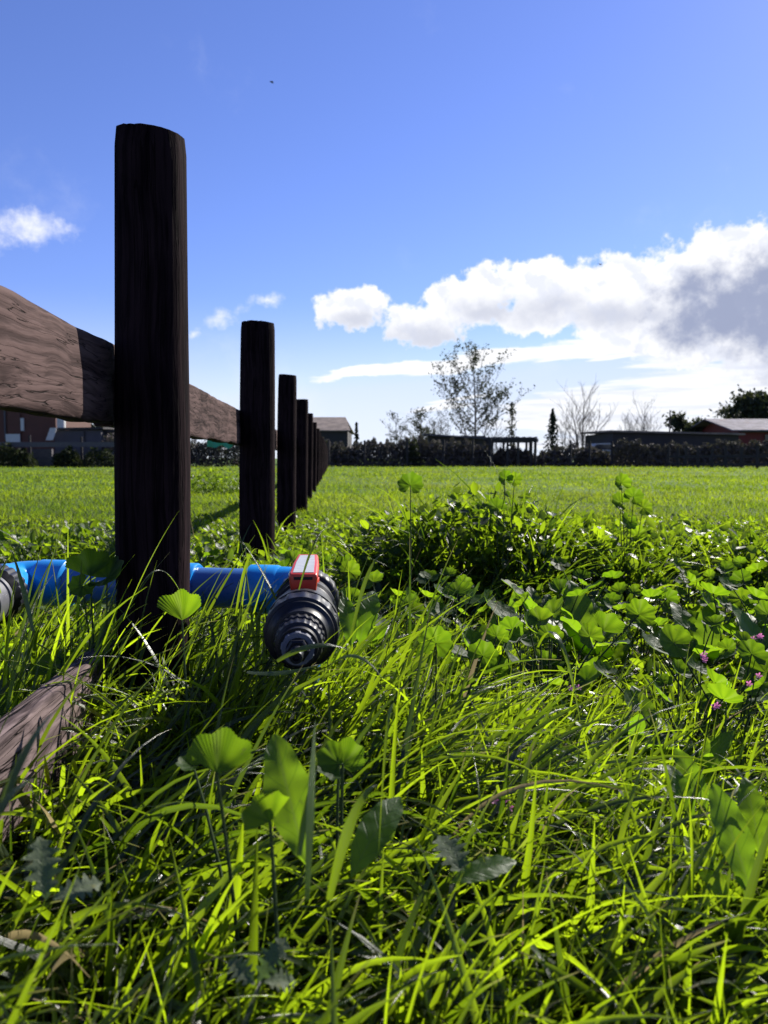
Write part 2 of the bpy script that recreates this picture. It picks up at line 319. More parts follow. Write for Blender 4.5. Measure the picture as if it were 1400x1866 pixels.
# ------------------------------------------------------------------ near fence
def fx(y): return -0.302 - 0.067*y       # fence line
fence = thing('rail_fence', 'dark round-post timber rail fence running away from the near left into the distance', 'fence', (fx(1.28), 1.28, 0))
FP = Vector(fence.location)
def make_post(x, y, r, top, seed, cut=(0, 0), detail=True):
    mb = MB(); n = 96 if detail else 16; zs = list(np.linspace(-.25, top, 60 if detail else 8)); rr = random.Random(seed)
    for iz, z in enumerate(zs):
        for k in range(n):
            a = 2*math.pi*k/n
            w = 1.03 - .075*max(0, z-.5)/.55 + .03*vn(math.cos(a)*1.2+z*.8, math.sin(a)*1.2+seed, 1.0, seed*1.3) + .03*vn(z*3, seed*2.1, 1, 2.0)
            if detail: w += .016*mnoise.noise(Vector((math.cos(a)*9, math.sin(a)*9, z*1.3+seed))) + .008*mnoise.noise(Vector((math.cos(a)*26, math.sin(a)*26, z*2.5+seed)))
            if iz == len(zs)-1: w *= .955
            px_, py_ = math.cos(a)*r*w, math.sin(a)*r*w
            zz = z
            if iz >= len(zs)-2 and cut != (0, 0):
                tt = 1.0
            f_ = max(0, (z-(top-.2))/.2)
            zz = z + f_*(cut[0]*px_/r + cut[1]*py_/r) + (0 if iz < len(zs)-1 else .004 + .003*vn(a*5, seed, 1))
            mb.v.append((px_+.019*(z-.40)+.002*math.sin(z*2.5+seed), py_, zz))
    for i in range(len(zs)-1):
        for k in range(n): mb.f.append((i*n+k, i*n+(k+1) % n, (i+1)*n+(k+1) % n, (i+1)*n+k))
    mb.f.append(tuple((len(zs)-1)*n+k for k in range(n)))
    o = mb.build('post', M['post'], fence, smooth=True); o.location = Vector((x, y, 0)) - FP; return o
PD = [1.28, 3.08, 5.07, 7.2, 9.4, 11.85, 14.2] + [16.4+2.2*i for i in range(13)]
DIA = [.1155, .139, .125, .139, .12, .112, .12]
TOP = [.516, .528, .537, .540, .542, .545]
for i, D in enumerate(PD):
    r = (DIA[i] if i < len(DIA) else .115+.02*random.random())/2
    top = EYE + (TOP[i] if i < 6 else .545) + (random.uniform(-.02, .02) if i > 6 else 0)
    make_post(fx(D), D, r, top, i+1, cut=(-.005, .004) if i == 0 else (random.uniform(-.006, .006), 0), detail=i < 4)
make_post(fx(-.75), -.75, .06, 1.06, 55, detail=False)
def make_rail(y0, y1, z0, z1, off, matr, seed, dz=0, thick=.036, detail=True):
    n = int((y1-y0)/.02) if detail else 12; mb = MB(); prof = []
    h = (z1-z0)/2
    K = 28
    for k in range(K):                     # rounded rectangle section (superellipse)
        a = 2*math.pi*k/K; ca, sa = math.cos(a), math.sin(a); p = 2/9
        prof.append((math.copysign(abs(ca)**p, ca)*thick/2, math.copysign(abs(sa)**p, sa)*h))
    L = []
    for i in range(n+1):
        y = y0 + (y1-y0)*i/n; x = fx(y) - off
        et = .0025*vn(y*4, seed, 1, seed)+.0018*vn(y*14, seed, 1, 3); eb = .005*vn(y*5, seed+9, 1, seed)+.003*vn(y*17, seed, 1, 7)
        for (u, v) in prof:
            dx = .003*mnoise.noise(Vector((y*5, v*26, seed)))+.0012*mnoise.noise(Vector((y*3, v*110, seed)))
            mb.v.append((x+u+dx, y, (z0+z1)/2+v+(et if v > 0 else -abs(eb)*0+eb)+dz*(y-y0)))
    for i in range(n):
        for k in range(K): mb.f.append((i*K+k, i*K+(k+1) % K, (i+1)*K+(k+1) % K, (i+1)*K+k))
    mb.f.append(tuple(range(K))); mb.f.append(tuple(n*K+k for k in range(K)))
    o = mb.build('rail', matr, fence, smooth=True); o.location = -FP; return o
joints = [-.75] + PD
for i in range(len(joints)-1):
    a, b = joints[i], joints[i+1]; det = b < 6
    top_o = .077 if a < 2 else .085
    make_rail(a-.04 if i == 0 else a+.002, b-.002, EYE+.056, EYE+.190, top_o, M['rail'], i*1.7+2, detail=det)
    if i == 0: make_rail(a-.04 if i == 0 else a+.002, b-.002, EYE-.425, EYE-.304, top_o, M['rail_low'], i*2.3+5, detail=det)

# ------------------------------------------------------------------ irrigation pipe with valve
irr = thing('irrigation_pipe', 'blue plastic irrigation pipe with black ribbed valve and red handle behind the first post', 'water pipe', (-.4, 1.42, 0))
IO = Vector(irr.location)
def lathe(A, Dv, prof, n=72, ribs=None):
    """prof: (distance along axis, radius). ribs=(d0,d1,count,depth)"""
    A = Vector(A); Dv = Vector(Dv).normalized(); up = Vector((0, 0, 1)); a = Dv.cross(up).normalized(); b = a.cross(Dv).normalized()
    mb = MB()
    for (d, r) in prof:
        for k in range(n):
            t_ = 2*math.pi*k/n; q = r
            if ribs:
                for (r0, r1, cnt, dep) in ribs:
                    if r0 <= d <= r1: q = r - dep*(1 if (k*cnt*2//n) % 2 else 0)
            mb.v.append(tuple(A + Dv*d + (a*math.cos(t_)+b*math.sin(t_))*q))
    for i in range(len(prof)-1):
        for k in range(n): mb.f.append((i*n+k, i*n+(k+1) % n, (i+1)*n+(k+1) % n, (i+1)*n+k))
    mb.f.append(tuple(range(n))); mb.f.append(tuple((len(prof)-1)*n+k for k in range(n)))
    return mb
def fin_irr(o): o.location = o.location - IO; return o
ZP = EYE - .243
L0 = Vector((-.722, 1.50, ZP)); R0 = Vector((-.136, 1.40, ZP)); pd = (R0-L0).normalized(); PL = (R0-L0).length
fin_irr(lathe(L0, pd, [(.10, .0375), (PL-.10, .0375)]).build('pipe', M['blue_dull'], irr, True))
def socket(A, Dv, r, L): return lathe(A, Dv, [(0, r-.006), (.0015, r-.001), (.004, r), (L-.004, r), (L, r-.003)])
# couplings mid pipe
fin_irr(socket(L0+pd*.262, pd, .0455, .115).build('coupling', M['blue'], irr, True))
def elbow(Cn, d_in, d_out, r, R, name, m):
    """quarter bend from coming along d_in to leaving along d_out, corner at Cn"""
    mb = MB(); pts = []; d_in = d_in.normalized(); d_out = d_out.normalized()
    for i in range(15):
        t_ = i/14; P = (Cn-d_in*R)*(1-t_)**2 + Cn*2*t_*(1-t_)*1.0 + (Cn+d_out*R)*t_**2; pts.append(P)
    return mb.tube(pts, r, 48).build(name, m, irr, True)
rd = Vector((.027, -.45, 0)).normalized(); ld = Vector((.035, -.30, -.01)).normalized()
e = fin_irr(elbow(R0, pd, rd, .043, .06, 'elbow', M['blue']))
s_ = lathe(R0-pd*.115, pd, [(0, .040), (.002, .0455), (.052, .0455), (.058, .043)]).build('elbow_socket', M['blue'], e, True)
s_ = lathe(R0+rd*.05, rd, [(0, .043), (.006, .0465), (.05, .0465), (.052, .042)]).build('elbow_socket', M['blue'], e, True)
e = fin_irr(elbow(L0, -pd, ld, .043, .06, 'elbow', M['blue']))
lathe(L0+pd*.05, pd, [(0, .043), (.006, .0455), (.062, .0455), (.066, .040)]).build('elbow_socket', M['blue'], e, True)
lathe(L0+ld*.05, ld, [(0, .043), (.006, .0465), (.045, .0465), (.047, .042)]).build('elbow_socket', M['blue'], e, True)
for e in [o for o in irr.children if o.name.startswith('elbow')]:
    for c in e.children: c.location = (0, 0, 0)
# left end: black nut and off-white stub
fin_irr(lathe(L0+ld*.097, ld, [(0, .048), (.003, .053), (.04, .054), (.044, .050), (.05, .045)], ribs=[(.003, .04, 24, .0022)]).build('union_nut', M['black'], irr, True))
fin_irr(lathe(L0+ld*.147, ld, [(0, .043), (.008, .044), (.010, .047), (.02, .047), (.022, .044), (.03, .044), (.032, .047), (.07, .047), (.075, .040), (.11, .036)]).build('end_cap', M['white'], irr, True))
# valve: measured from the elbow corner along rd
def vd(D): return (1.40-D)/.9982
def VL(name, m, prof, ribs=None, parent=irr):
    pf = [(vd(D), r) for D, r in prof]; rb = [(vd(b_), vd(a_), c_, e_) for a_, b_, c_, e_ in (ribs or [])]
    return lathe(R0, rd, pf, 96, rb).build(name, m, parent, True)
vb = fin_irr(VL('valve_body', M['black'], [(1.30, .038), (1.28, .044), (1.22, .046), (1.215, .049), (1.20, .050), (1.195, .046), (1.13, .046), (1.10, .044)]))
fin_irr(VL('union_nut', M['black'], [(1.325, .046), (1.322, .052), (1.318, .0535), (1.275, .0535), (1.27, .050), (1.268, .044)], [(1.276, 1.319, 20, .0025)]))
fin_irr(VL('union_nut', M['black'], [(1.118, .044), (1.115, .051), (1.110, .0535), (1.094, .0535), (1.0935, .0515), (1.086, .0515), (1.0855, .0535), (1.060, .0535), (1.053, .0515), (1.050, .046)], [(1.060, 1.0855, 16, .0022)]))
fin_irr(VL('reducer', M['black'], [(1.052, .0475), (1.046, .0465), (1.043, .042), (1.038, .0385), (1.030, .0365), (1.029, .0325)]))
fin_irr(VL('hose_nut', M['black'], [(1.031, .0285), (1.029, .0325), (1.027, .0335), (1.013, .0335), (1.011, .0300), (1.006, .0300), (1.004, .0322), (.990, .0322), (.986, .0305), (.984, .0265), (.974, .0255)], [(1.013, 1.027, 22, .0014), (.990, 1.004, 22, .0014)]))
gr = fin_irr(VL('seal_ring', M['grey'], [(.976, .012), (.975, .0215), (.973, .0222), (.967, .0222), (.965, .0210), (.9648, .0150), (.968, .0145), (.969, .006)], [(.9665, .9735, 9, .0016)]))
# hex and nipple
hx = lathe(R0, rd, [(vd(.969), .0145), (vd(.9685), .0155), (vd(.955), .0155), (vd(.953), .0130)], 6); fin_irr(hx.build('hex_collar', M['black'], irr, False))
fin_irr(VL('nozzle', M['black'], [(.954, .0085)] + [q for i in range(5) for q in ((.952-i*.005, .0088), (.9495-i*.005, .0076))] + [(.924, .0082), (.9225, .0075), (.9222, .0045), (.930, .0040)]))
# stem and handle
ax = lambda D: R0 + rd*vd(D)
c_ = ax(1.20); mb = MB(); mb.tube([c_+Vector((0, 0, .035)), c_+Vector((0, 0, .053))], [.017, .015], 24)
st_ = mb.build('stem', M['black'], vb, True); st_.location = (0, 0, 0)
yaw = math.atan2(.006, .18)
def hbox(y0, y1, wb, wt, z0, z1f, z1b, xa, name, m, parent, bev=.0015, taper=1.0):
    vs = []
    for (y, zt, k) in ((y0, z1f, 1.0), (y1, z1b, taper)):
        xc = ax(y).x + xa
        vs += [(xc-wb/2*k, y, z0), (xc+wb/2*k, y, z0), (xc+wt/2*k, y, zt), (xc-wt/2*k, y, zt)]
    return MB().add(vs, [(0,1,2,3), (4,7,6,5), (0,4,5,1), (1,5,6,2), (2,6,7,3), (3,7,4,0)]).build(name, m, parent, True, bevel=bev)
hd = MB()
def ring(y, zb, zt, wb, wm, wt, zm):
    xc = ax(y).x
    return [(xc-wb/2, y, zb), (xc+wb/2, y, zb), (xc+wm/2, y, zm), (xc+wt/2, y, zt), (xc-wt/2, y, zt), (xc-wm/2, y, zm)]
vs = ring(1.128, .3245, .3480, .036, .041, .0375, .344) + ring(1.133, .3225, .3500, .038, .044, .039, .345) + ring(1.22, .325, .3545, .038, .043, .037, .349) + ring(1.31, .334, .3555, .032, .036, .031, .351)
fs = [tuple(range(6))[::-1], tuple(range(18, 24))]
for i in range(3):
    for k in range(6): fs.append((i*6+k, i*6+(k+1) % 6, (i+1)*6+(k+1) % 6, (i+1)*6+k))
hn = fin_irr(hd.add(vs, fs).build('handle', M['red'], irr, True, bevel=.0012))
lab = MB(); la = []
for y, zt, w in ((1.1345, .3508, .031), (1.22, .3553, .029), (1.292, .3565, .024)):
    xc = ax(y).x; la += [(xc-w/2, y, zt), (xc+w/2, y, zt), (xc-w/2, y, zt-.002), (xc+w/2, y, zt-.002)]
lab.add(la, [(0,1,5,4), (4,5,9,8), (2,6,7,3), (6,10,11,7), (0,4,6,2), (4,8,10,6), (1,3,7,5), (5,7,11,9), (0,2,3,1), (8,9,11,10)])
lo = lab.build('handle_plate', M['label'], hn, False)
sl_ = MB().box((ax(1.128).x, 1.1285, .3425), (.028, .003, .0045)).build('slot', M['black'], hn, False, bevel=.0006)
lug = MB().box((ax(1.2).x+.010, 1.215, .322), (.016, .07, .008)).build('lug', M['red'], hn, False, bevel=.001)
for o in (lo, sl_, lug): o.location = (0, 0, 0)
fin_irr(MB().tube([R0+rd*.09-Vector((0, 0, .04)), R0+rd*.09-Vector((0, 0, .30))], .02, 24).build('riser', M['blue_dull'], irr, True))

# ------------------------------------------------------------------ foliage generators
def blades(base, L, Wd, t0, k, azm, tw, S_=6, oval=False, fold=.18, rnd=None, pw=1.6, roll=.9):
    N = len(L); s = np.linspace(0, 1, S_+1)
    tilt = t0[:, None] + k[:, None]*s[None, :]**1.3
    dl = (L/S_)[:, None]
    ca, sa = np.cos(azm)[:, None], np.sin(azm)[:, None]
    tx = np.sin(tilt)*ca; ty = np.sin(tilt)*sa; tz = np.cos(tilt)
    def cum(t): return np.concatenate([np.zeros((N, 1)), np.cumsum((t[:, :-1]+t[:, 1:])/2*dl, 1)], 1)
    P = np.stack([cum(tx), cum(ty), cum(tz)], -1) + base[:, None, :]
    T = np.stack([tx, ty, tz], -1)
    B = np.stack([-np.sin(azm), np.cos(azm), np.zeros(N)], -1)[:, None, :].repeat(S_+1, 1)
    Nn = np.cross(T, B)
    ang = tw[:, None]*s[None, :] + (RNG.uniform(-roll, roll, N))[:, None]
    D = B*np.cos(ang)[..., None] + Nn*np.sin(ang)[..., None]; Nn2 = np.cross(T, D)
    if oval: w = np.sin(np.pi*np.clip(s*.94+.05, 0, 1))**.75
    else: w = (.55+.45*np.minimum(1, s*4))*(1-s**pw)
    w = w[None, :]*Wd[:, None]/2; w[:, -1] = np.maximum(w[:, -1], Wd*.02)
    Lf = P - D*w[..., None]; Rt = P + D*w[..., None]; Md = P - Nn2*(w*fold*2)[..., None]
    V = np.stack([Lf, Md, Rt], 2).reshape(-1, 3)
    r = rnd if rnd is not None else RNG.random(N)
    at_ = np.empty((N, S_+1, 3, 3)); at_[..., 0] = r[:, None, None]; at_[..., 1] = s[None, :, None]; at_[..., 2] = np.array([-1, 0, 1])[None, None, :]
    i = np.arange(S_)[:, None]*3 + np.arange(2)[None, :]
    q = np.stack([i, i+1, i+4, i+3], -1).reshape(-1, 4)
    F = (np.arange(N)*(S_+1)*3)[:, None, None] + q[None]
    return V, F.reshape(-1, 4), at_.reshape(-1, 3)
def join(parts):
    o = 0; Vs, Fs, As = [], [], []
    for V, F, A in parts: Vs.append(V); Fs.append(F+o); As.append(A); o += len(V)
    return np.concatenate(Vs), np.concatenate(Fs), np.concatenate(As)
def wedge(N, d0, d1, half, power=2.0):
    """N points around the viewpoint between d0 and d1; power 2 = even per m2, 0 = even per log distance"""
    u = RNG.random(N)
    d = d0*(d1/d0)**u if power == 0 else (d0**power + u*(d1**power-d0**power))**(1/power)
    a = RNG.uniform(-half, half, N); return np.stack([d*np.sin(a), d*np.cos(a)], -1)
_off = RNG.uniform(0, 100, (6, 2))
def sn2(p, scale, o=0):
    x = p[:, 0]*scale+_off[o, 0]; y = p[:, 1]*scale+_off[o, 1]
    return (np.sin(x*1.7+1.3*np.sin(y*1.1))+np.sin(y*1.9+1.7*np.sin(x*.8+2))+np.sin((x+y)*1.2+1.1*np.sin(x-y)))/3
def clear(p, h):
    """keep stems out of posts, pipe and rails, and away from the lens"""
    ok = np.hypot(p[:, 0], p[:, 1]) > .30
    for D in PD[:5]: ok &= np.hypot(p[:, 0]-fx(D), p[:, 1]-D) > .072
    return ok
def lane(p):                              # the strip along the fence where growth is tall
    return np.exp(-((p[:, 0]-fx(p[:, 1])-.05)/.45)**2)
def mass(p):
    """height factor of the growth"""
    d = np.hypot(p[:, 0], p[:, 1])
    h = .75 + .25*sn2(p, 2.2, 0) + .18*sn2(p, 6, 1) + .25*lane(p)
    h *= np.clip(1.12 - .13*np.clip(d-1.5, 0, 4), .45, 1.2)*(1-(1-lane(p))*.48*np.clip((d-.95)*1.8, 0, 1))
    h *= 1+.9*np.clip(sn2(p, 1.9, 5)+.15*sn2(p, 7, 2), 0, 1)*np.clip((d-1.6)*1.5, 0, 1)*np.clip((5.5-d)/1.5, 0, 1)
    return h
def clumped(p, size, strength=.7):
    """drag points toward scattered clump centres"""
    cx = np.round(p/size)*size; j = np.stack([np.sin(cx[:, 0]*91.7+cx[:, 1]*37.1), np.sin(cx[:, 0]*17.3+cx[:, 1]*71.9)], -1)*size*.4
    return p + (cx+j-p)*strength*RNG.random((len(p), 1))
def field_blades(N, d0, d1, half, Lr, Wr, t0r, kr, S_, power=2., clump=None, hm=True, thin=None, **kw):
    p = wedge(N, d0, d1, half, power)
    if clump: p = clumped(p, *clump)
    ok = clear(p, 0)
    if thin is not None: ok &= RNG.random(N) < thin(p)
    p = p[ok]; n = len(p)
    L = RNG.uniform(*Lr, n); Wd = RNG.uniform(*Wr, n)
    th = np.arctan2(p[:, 0], p[:, 1]); dd_ = np.hypot(p[:, 0], p[:, 1])
    L = np.where((np.abs(th+.115) < .075) & (dd_ > .35) & (dd_ < 1.02), L*np.clip(.95-.3*(dd_-.35), .65, 1), L)
    L = np.where((th < -.36) & (th > -.62) & (dd_ > .5) & (dd_ < .98), L*.85, L)
    if hm: L = L*np.clip(mass(p), .35, 1.6)
    az_ = RNG.uniform(0, 2*np.pi, n); pref = -.4+1.1*sn2(p, 1.3, 2)           # local lean
    sel = RNG.random(n) < .55; az_[sel] = pref[sel] + RNG.normal(0, .7, sel.sum())
    t0 = np.abs(RNG.normal(*t0r, n)); k_ = np.clip(RNG.normal(*kr, n), -.2, 3.2)
    base = np.concatenate([p, np.full((n, 1), -.01)], 1)
    return blades(base, L, Wd, t0, k_, az_, RNG.normal(0, 1.1, n), S_, **kw)
HALF = rad(52)
# tall broad-bladed grass close by: one uncountable mass
def open_right(p):                        # broad blades thin out towards the right middle distance
    d = np.hypot(p[:, 0], p[:, 1])
    return np.clip(1.15 - .55*np.clip(p[:, 0]-.1, 0, 1)*np.clip(d-.9, 0, 1)*2 + .35*sn2(p, 3, 3), .12, 1)
nearA = join([field_blades(17000, .28, 1.55, HALF, (.09, .25), (.0050, .0112), (.42, .28), (1.45, .8), 10, power=1.55, clump=(.07, .75), thin=open_right, pw=2.4),
              field_blades(5200, .32, 2.6, HALF, (.18, .32), (.006, .012), (.34, .25), (1.55, .7), 12, power=1.3, clump=(.10, .85), thin=open_right, pw=2.2)])
nearB = field_blades(3000, .28, 1.5, HALF, (.10, .22), (.003, .006), (.35, .25), (1.1, .7), 8, clump=(.05, .7))
tuft = field_blades(11000, 1.05, 4.6, HALF, (.14, .36), (.005, .010), (.25, .2), (1.0, .6), 8, power=1.2, clump=(.30, .92), thin=lambda p: np.clip(.45+.6*sn2(p, 2.1, 3), .05, 1))
def sweep(n, px, D, sx, sy, az0, L, t0, k):
    p0 = at(px, 1000, D); b = np.stack([RNG.normal(p0.x, sx, n), RNG.normal(D, sy, n), np.zeros(n)], -1)
    return blades(b, RNG.uniform(*L, n), RNG.uniform(.006, .011, n), np.abs(RNG.normal(t0, .25, n)), RNG.normal(k+.2, .5, n), RNG.normal(az0, .7, n), RNG.normal(0, .8, n), 12, pw=2.2)
def strand(p0, p1, arch, w, S_=14):
    """one long blade arching from p0 to p1"""
    t = np.linspace(0, 1, S_+1)[:, None]; p0, p1 = np.array(p0), np.array(p1); P = p0+(p1-p0)*t; P[:, 2] += (4*arch*t*(1-t))[:, 0]
    T = np.gradient(P, axis=0); T /= np.linalg.norm(T, axis=1)[:, None]; B = np.cross(T, [0, -.35, 1.0]); B /= np.linalg.norm(B, axis=1)[:, None]
    an = RNG.uniform(-.5, .9)+RNG.uniform(-.6, .6)*t; Nn = np.cross(T, B); Dd = B*np.cos(an)+Nn*np.sin(an)
    ww = (w/2*(.5+.5*np.minimum(1, t*3))*(1-t**2)); V = np.stack([P-Dd*ww, P-np.cross(T, Dd)*ww*.3, P+Dd*ww], 1).reshape(-1, 3)
    A = np.zeros((len(V), 3)); A[:, 0] = RNG.uniform(.3, .9); A[:, 1] = np.repeat(t[:, 0], 3)*.8; A[:, 2] = np.tile([-1, 0, 1], S_+1)
    i = np.arange(S_)[:, None]*3+np.arange(2)[None, :]; return V, np.stack([i, i+1, i+4, i+3], -1).reshape(-1, 4), A
SW = [sweep(90, 30, 1.26, .10, .05, .6, (.28, .44), .05, .7), sweep(45, 30, 1.12, .05, .04, .6, (.28, .42), .05, .8), sweep(45, 180, 1.25, .05, .05, .4, (.28, .42), .05, .8), sweep(90, 430, 1.24, .09, .05, .8, (.26, .42), .05, .8), sweep(45, 300, 1.10, .08, .04, 2.6, (.24, .38), .2, 1.3), sweep(60, 660, 1.15, .05, .08, .3, (.26, .42), .1, .9), sweep(30, 430, 1.05, .05, .04, .2, (.26, .36), .05, .8), sweep(150, 640, .98, .06, .08, .0, (.20, .38), .55, 1.3), sweep(130, 760, .92, .08, .10, -.1, (.18, .36), .5, 1.3), sweep(80, 560, .80, .05, .05, -.5, (.2, .3), .6, 1.1),
      sweep(90, 330, 1.12, .07, .05, 2.9, (.25, .38), .4, 1.5), sweep(60, 420, 1.15, .08, .05, .4, (.26, .38), .3, 1.3), sweep(70, 120, .85, .08, .1, .6, (.28, .42), .35, 1.3)]
for a, b, ar, w in [((505, 1205, .90), (640, 1185, .93), .012, .0085), ((450, 1225, .88), (590, 1208, .90), -.006, .008), ((600, 1215, .9), (700, 1240, .85), .02, .007), ((225, 1130, 1.15), (330, 925, 1.05), .01, .007),
                    ((140, 1130, 1.2), (150, 1015, 1.2), .0, .006), ((520, 1130, 1.15), (440, 985, 1.25), .01, .005), ((430, 1120, 1.25), (470, 1000, 1.25), .03, .006), ((640, 1160, 1.1), (700, 1010, 1.15), .03, .007),
                    ((545, 1075, 1.02), (600, 960, 1.1), .02, .004), ((60, 1150, 1.1), (20, 1000, 1.15), .01, .008), ((345, 1120, 1.2), (250, 1080, 1.1), .05, .006), ((0, 1480, .42), (110, 1290, .5), .01, .008), ((-60, 1600, .38), (80, 1420, .44), .015, .009),
                    ((560, 1640, .5), (575, 1310, .62), .01, .009), ((545, 1560, .52), (580, 1400, .6), .01, .008), ((600, 1640, .52), (690, 1430, .55), .02, .009), ((980, 1180, 1.0), (1060, 1330, .9), .06, .008), ((720, 1300, .8), (690, 1560, .6), .05, .008)]:
    SW.append(strand(at(*a), at(*b), ar, w))
bold = field_blades(1100, .34, 1.0, HALF, (.15, .28), (.009, .0145), (.35, .25), (1.2, .8), 12, power=1.5, clump=(.12, .8), pw=2.6)
V, F, A = join([nearA, nearB, tuft, bold]+SW); tag(mesh_np('grass', V, F, M['blade'], lf=A), 'tall arching broad-bladed grass filling the foreground', 'grass', kind='stuff')
f1 = field_blades(12000, .28, 2.4, HALF, (.05, .17), (.0012, .0028), (.3, .25), (.8, .6), 4, power=1.7, clump=(.04, .5))
f2 = field_blades(34000, 2.2, 7.0, HALF, (.06, .17), (.0022, .0050), (.35, .3), (.8, .6), 4, power=1.0, clump=(.10, .6))
V, F, A = join([f1, f2]); tag(mesh_np('fine_grass', V, F, M['fine'], lf=A), 'fine short grass stems crowding below the broad blades', 'grass', kind='stuff')
# low leafy ground cover
def leaves(N, d0, d1, power, Lr, Wr, zr, thin=None, S_=3):
    p = wedge(N, d0, d1, HALF, power); p = clumped(p, .12, .6); ok = clear(p, 0)
    if thin is not None: ok &= RNG.random(N) < thin(p)
    p = p[ok]; n = len(p)
    z = RNG.uniform(*zr, n)*np.clip(mass(p), .4, 1.5)
    base = np.concatenate([p, z[:, None]], 1)
    return blades(base, RNG.uniform(*Lr, n), RNG.uniform(*Wr, n), RNG.uniform(.3, 1.5, n), RNG.uniform(0, .8, n), RNG.uniform(0, 2*np.pi, n), RNG.normal(0, .3, n), S_, oval=True, fold=.2)
patch = lambda p: np.clip(.55+.9*sn2(p, 2.6, 4)+.5*np.clip(p[:, 0], -.3, 1)+.25*np.clip(p[:, 1]-1.3, -1, 1), .06, 1)
g1 = leaves(9000, .35, 2.2, 1.7, (.010, .028), (.007, .018), (.01, .12), patch)
g2 = leaves(26000, 1.5, 6.5, 1.2, (.015, .045), (.012, .030), (.01, .13), patch)
g3 = leaves(20000, 2.4, 6.6, .8, (.025, .06), (.015, .038), (.01, .16), lambda p: np.clip(.5+.6*sn2(p, 1.6, 1)+.2*p[:, 0], .08, 1))
V, F, A = join([g1, g2, g3]); tag(mesh_np('ground_cover', V, F, M['cover'], lf=A), 'small leafy weeds carpeting the ground between the grass', 'ground cover', kind='stuff')
# open field beyond
def field(N, d0, d1):
    p = wedge(N, d0, d1, rad(48), 0); ok = clear(p, 0); p = p[ok]; n = len(p); d = np.hypot(p[:, 0], p[:, 1])
    hh = (.055 + .025*sn2(p, .9, 5) + .025*sn2(p, 3.3, 1) + .09*np.clip((d-42)/4, 0, 1)*(.6+.5*sn2(p, 1.4, 4)))*RNG.uniform(.6, 1.4, n)*np.clip(1.1-.004*d, .8, 1.1)
    az_ = RNG.uniform(0, 2*np.pi, n)
    rnd = np.clip(.5+.30*sn2(p, .6, 2)+.25*sn2(p, 2.4, 3)+RNG.normal(0, .25, n), 0, .95)
    z = np.zeros(n)
    return blades(np.concatenate([p, z[:, None]], 1), hh, np.clip(.0011*d, .004, .035)*RNG.uniform(.7, 1.4, n), RNG.uniform(.1, .8, n), RNG.uniform(.2, .9, n), az_, RNG.normal(0, .5, n), 2, rnd=rnd)
V, F, A = field(230000, 3.6, 47.5); tag(mesh_np('field_grass', V, F, M['far'], lf=A), 'short bright green pasture grass stretching to the far fence', 'pasture grass', kind='stuff')

# ---- single weeds
def frame(pos, direction, normal):
    d = Vector(direction).normalized(); n = Vector(normal); n = (n-d*n.dot(d)).normalized(); b = d.cross(n)
    return Matrix((( d.x, b.x, n.x, pos[0]), (d.y, b.y, n.y, pos[1]), (d.z, b.z, n.z, pos[2]), (0, 0, 0, 1)))
def mallow_mesh(seed, spread=2.75, cup=.25):
    r_ = random.Random(seed); A_, R_ = 64, 7; V, A = [], []; cup = cup if spread > 2 else .45; rv = r_.random()
    for j in range(R_+1):
        q = j/R_
        for i in range(A_+1):
            th = -spread + 2*spread*i/A_
            lob = math.cos(th*8)
            rr = 1 + .065*lob + .022*math.cos(th*56+seed) + .03*math.sin(th*2+seed)
            rr *= (1 - .25*max(0, abs(th)-2.2))
            x, y = math.cos(th)*rr*q, math.sin(th)*rr*q
            z = cup*q*q + .028*q*math.cos(th*8) + .05*q*math.sin(th*3+seed*2) + .015*math.sin(x*9+seed)*math.sin(y*8)
            V.append((x, y, z)); A.append((.05+.6*rv, q*.5, .12+ th*8/18))
    F = [(j*(A_+1)+i, j*(A_+1)+i+1, (j+1)*(A_+1)+i+1, (j+1)*(A_+1)+i) for j in range(R_) for i in range(A_)]
    return np.array(V), np.array(F), np.array(A)
def dock_mesh(seed, ratio=.34, bend=.5, lobed=0.0):
    V, A = [], []; N_, K = 26, 8
    for i in range(N_+1):
        s = i/N_; w = ratio/2*(math.sin(math.pi*min(1, s*.97+.02)**1.15)**.7)
        if s < .12: w *= .25+.75*(s/.12)
        if lobed: w *= 1+lobed*math.sin(s*38)
        th = bend*s; x = math.sin(th)/bend if abs(bend) > .01 else s; z = -(1-math.cos(th))/bend if abs(bend) > .01 else 0
        for k in range(K+1):
            u = -1+2*k/K; wz = .14*abs(u)*w + .025*ratio*math.sin(s*17+seed+u*1.5)*abs(u)+.01*math.sin(s*34+seed*3)*u*u
            V.append((x, u*w*(1+.05*math.sin(s*22+seed)), z+wz)); A.append((((seed*53) % 10)/12, s*.5, u))
    F = [(i*(K+1)+k, i*(K+1)+k+1, (i+1)*(K+1)+k+1, (i+1)*(K+1)+k) for i in range(N_) for k in range(K)]
    return np.array(V), np.array(F), np.array(A)
_cache = {}
def leaf_obj(kind, seed, Mx, size, parent, root):
    key = (kind, seed)
    if key not in _cache:
        if kind == 'mallow': V, F, A = mallow_mesh(seed, cup=.15+.3*((seed*7) % 5)/5); mm = M['mallow']
        elif kind == 'fan': V, F, A = mallow_mesh(seed, spread=1.15+.12*(seed % 3)); mm = M['mallow']
        elif kind == 'dock': V, F, A = dock_mesh(seed, .29+.04*(seed % 3), .35+.2*(seed % 4)); mm = M['dock']
        elif kind == 'thistle': V, F, A = dock_mesh(seed, .45, .6, .45); mm = M['grey_leaf']
        o = mesh_np('leaf', V, F, mm, parent, lf=A); _cache[key] = o.data
    else: o = link(bpy.data.objects.new('leaf', _cache[key]), parent)
    o.matrix_local = Matrix.Translation(-Vector(root)) @ Mx @ Matrix.Scale(size, 4)
    return o
